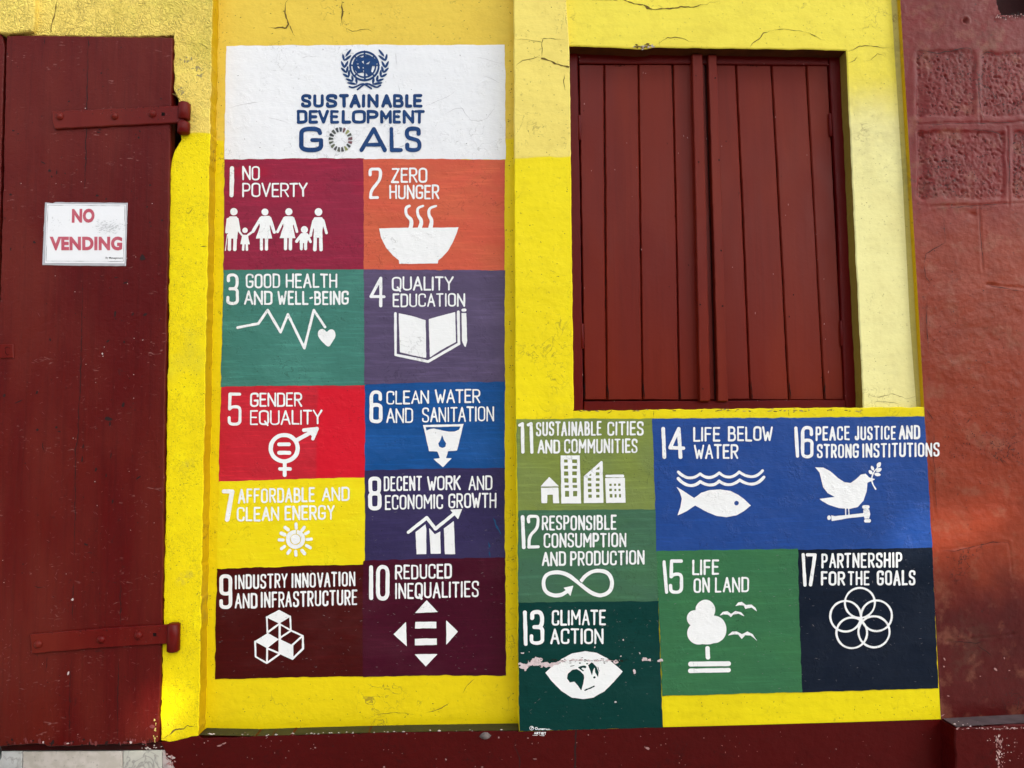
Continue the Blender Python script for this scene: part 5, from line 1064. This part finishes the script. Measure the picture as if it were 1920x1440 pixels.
def shutter(edges, y, m, label, seed, batten, dots, hinges):
    mb = MB()
    (a0, b0), (a1, b1) = edges[0], edges[-1]
    sheet(mb, [(a0, 120), (a1, 120), (b1, 752), (b0, 752)], y + .012, 1)
    for i, ((ta, ba), (tb, bb)) in enumerate(zip(edges[:-1], edges[1:])):
        g = rng.uniform(.7, 1.2)
        slab(mb, [(ta + g, 120.5), (tb - g, 120.5), ((tb + bb) / 2 - g + rng.normal(0, .4), 430), (bb - g, 750.5 - rng.uniform(0, 1.5)), (ba + g, 750.5 - rng.uniform(0, 1.5)), ((ta + ba) / 2 + g + rng.normal(0, .4), 430)], y + rng.uniform(-.0012, .0012), y + .02, None, rng.uniform(1.5, 2.2), .45, seed + i, bd=.0045)
        ribbon(mb, [(ba + rng.uniform(2, 4), 752 - rng.uniform(1, 3)), (ba + 1.5 + rng.normal(0, 1), 735), (ba + 1, 715)], y - .0022, 2.2, 2, seed + i, .6)
    for i in range(26):
        t = rng.random(); v = rng.uniform(130, 745); u = (a0 + (a1 - a0) * t) + ((b0 + (b1 - b0) * t) - (a0 + (a1 - a0) * t)) * (v - 120) / 632
        fleck(mb, u, v, y - .0022, rng.uniform(.4, .9), rng.uniform(.5, 2.4), rng.normal(0, .2), 3 if i % 3 else 2)
    for i in range(4): fleck(mb, (edges[1][0] + edges[2][0]) / 2 + (i - 2) * 5 + rng.normal(0, 1), 123 + rng.normal(0, 1), y - .0024, 1.1, 1.3, 0, 2)
    o = mb.build('shutter', [m, M_GAP, M_DARK, M_CHIPR], win, label)
    bar(batten, y - .026, y + .004, 'cover_strip', m, o, seed + 20, dots=dots, bev=1.2, jit=.4)
    for (u, va, vb, ub) in hinges:
        b = MB(); A_ = p1(u, va, y - .006); B2 = p1(ub, vb, y - .006); cyl(b, (B2[0], y - .006, 0), .0058, B2[2], A_[2], 0, 14, .3, (A_[0] - B2[0]) / (A_[2] - B2[2])); b.build('hinge', M_FR, o)
    return o
shutter([(1084.5, 1095.5), (1133, 1138), (1197, 1205), (1261, 1274), (1323, 1342)], .080, M_SH1, 'left shutter leaf of four planks', 150, [(1298, 101), (1317, 101), (1325, 430), (1332, 752), (1313, 752), (1306, 430)],
        [(1305, 142, 1.3), (1310, 304, 1.5), (1313, 571, 1.8), (1318, 729, 1.5)], [(1086, 216, 263, 1086.5), (1091, 607, 654, 1092)])
shutter([(1327, 1346), (1380, 1407), (1446, 1479), (1512, 1546), (1552.5, 1584)], .083, M_SH2, 'right shutter leaf with one broad centre strip', 170, [(1328, 102), (1344, 102), (1355, 430), (1365, 752), (1347, 752), (1338, 430)],
        [(1341, 146, 1.5), (1348, 300, 1.8), (1352, 470, 1.8), (1355, 574, 1.8)], [(1556, 213, 256, 1558), (1577, 601, 649, 1579)])

# ------------------------------------------------------------------ low shops across the street, unseen, added to block low sky and be mirrored
opp = thing('shop_building', 'unseen low shop row across the street, added to block low sky', 'building', (0, -10.5, GZ))
M_SHOP = plain('shop wall', (.20, .18, .16), .8); M_ROOF = plain('zinc roof', (.20, .14, .12), .6)
mb = MB(); box(mb, (-13, -13, GZ), (13, -9, 3.2)); mb.build('wall', M_SHOP, opp)
mb = MB(); box(mb, (-13.3, -13.3, 3.2), (13.3, -8.6, 3.4)); mb.build('roof', M_ROOF, opp)
for k in range(6):
    mb = MB(); box(mb, (-11.6 + k * 4, -9.03, .4), (-9.4 + k * 4, -8.98, 2.0)); mb.build('window', M_DARK, opp)
# ------------------------------------------------------------------ added unseen board on posts: shades the wall, slits shaped for two sun patches
sv = np.array(SUN_DIR); YBb = -5.2; tt = YBb / sv[1]
shift = sv * tt
bb = thing('shade_board', 'unseen board on posts, added to shade the wall, slit for sun patches', 'shade helper', (float(shift[0]), YBb, GZ))
def on_board(u, v):
    p = p1(u, v, 0.0) + shift; return p
from mathutils.geometry import tessellate_polygon
x0, x1 = shift[0] - 2.7, shift[0] + 2.7; z0, z1 = shift[2] - .9, shift[2] + 3.6
loops = [[Vector((x0, z0, 0)), Vector((x1, z0, 0)), Vector((x1, z1, 0)), Vector((x0, z1, 0))]]
def slits(poly, period, frac):
    q = np.array([on_board(u, v)[[0, 2]] for u, v in poly]); z = q[:, 1].min() + period * .5
    while z < q[:, 1].max():
        xs = []
        for a, b in zip(q, np.roll(q, -1, 0)):
            if (a[1] > z) != (b[1] > z): xs.append(a[0] + (b[0] - a[0]) * (z - a[1]) / (b[1] - a[1]))
        xs.sort()
        if len(xs) >= 2: loops.append([Vector((xs[0], z - period * frac / 2, 0)), Vector((xs[0], z + period * frac / 2, 0)), Vector((xs[-1], z + period * frac / 2, 0)), Vector((xs[-1], z - period * frac / 2, 0))])
        z += period
slits([(232, 1378), (245, 1320), (280, 1285), (338, 1292), (342, 1345), (300, 1388)], .024, PATCH_A)
slits([(1655, 1030), (1690, 965), (1750, 985), (1830, 955), (1890, 935), (1885, 985), (1800, 1030), (1745, 1045), (1690, 1050)], .024, PATCH_B)
fl = [p for l in loops for p in l]
mb = MB(); mb.add([(p.x, YBb, p.y) for p in fl], tessellate_polygon(loops), 0)
M_BOARD = plain('blocker board', (.25, .24, .22), .8)
mb.build('board', M_BOARD, bb)
for dx in (-2.2, 2.2):
    mb = MB(); cyl(mb, (shift[0] + dx, YBb - .12, 0), .1, GZ, z1, 0, 16); mb.build('post', plain('blocker post', (.3, .3, .31), .5), bb)
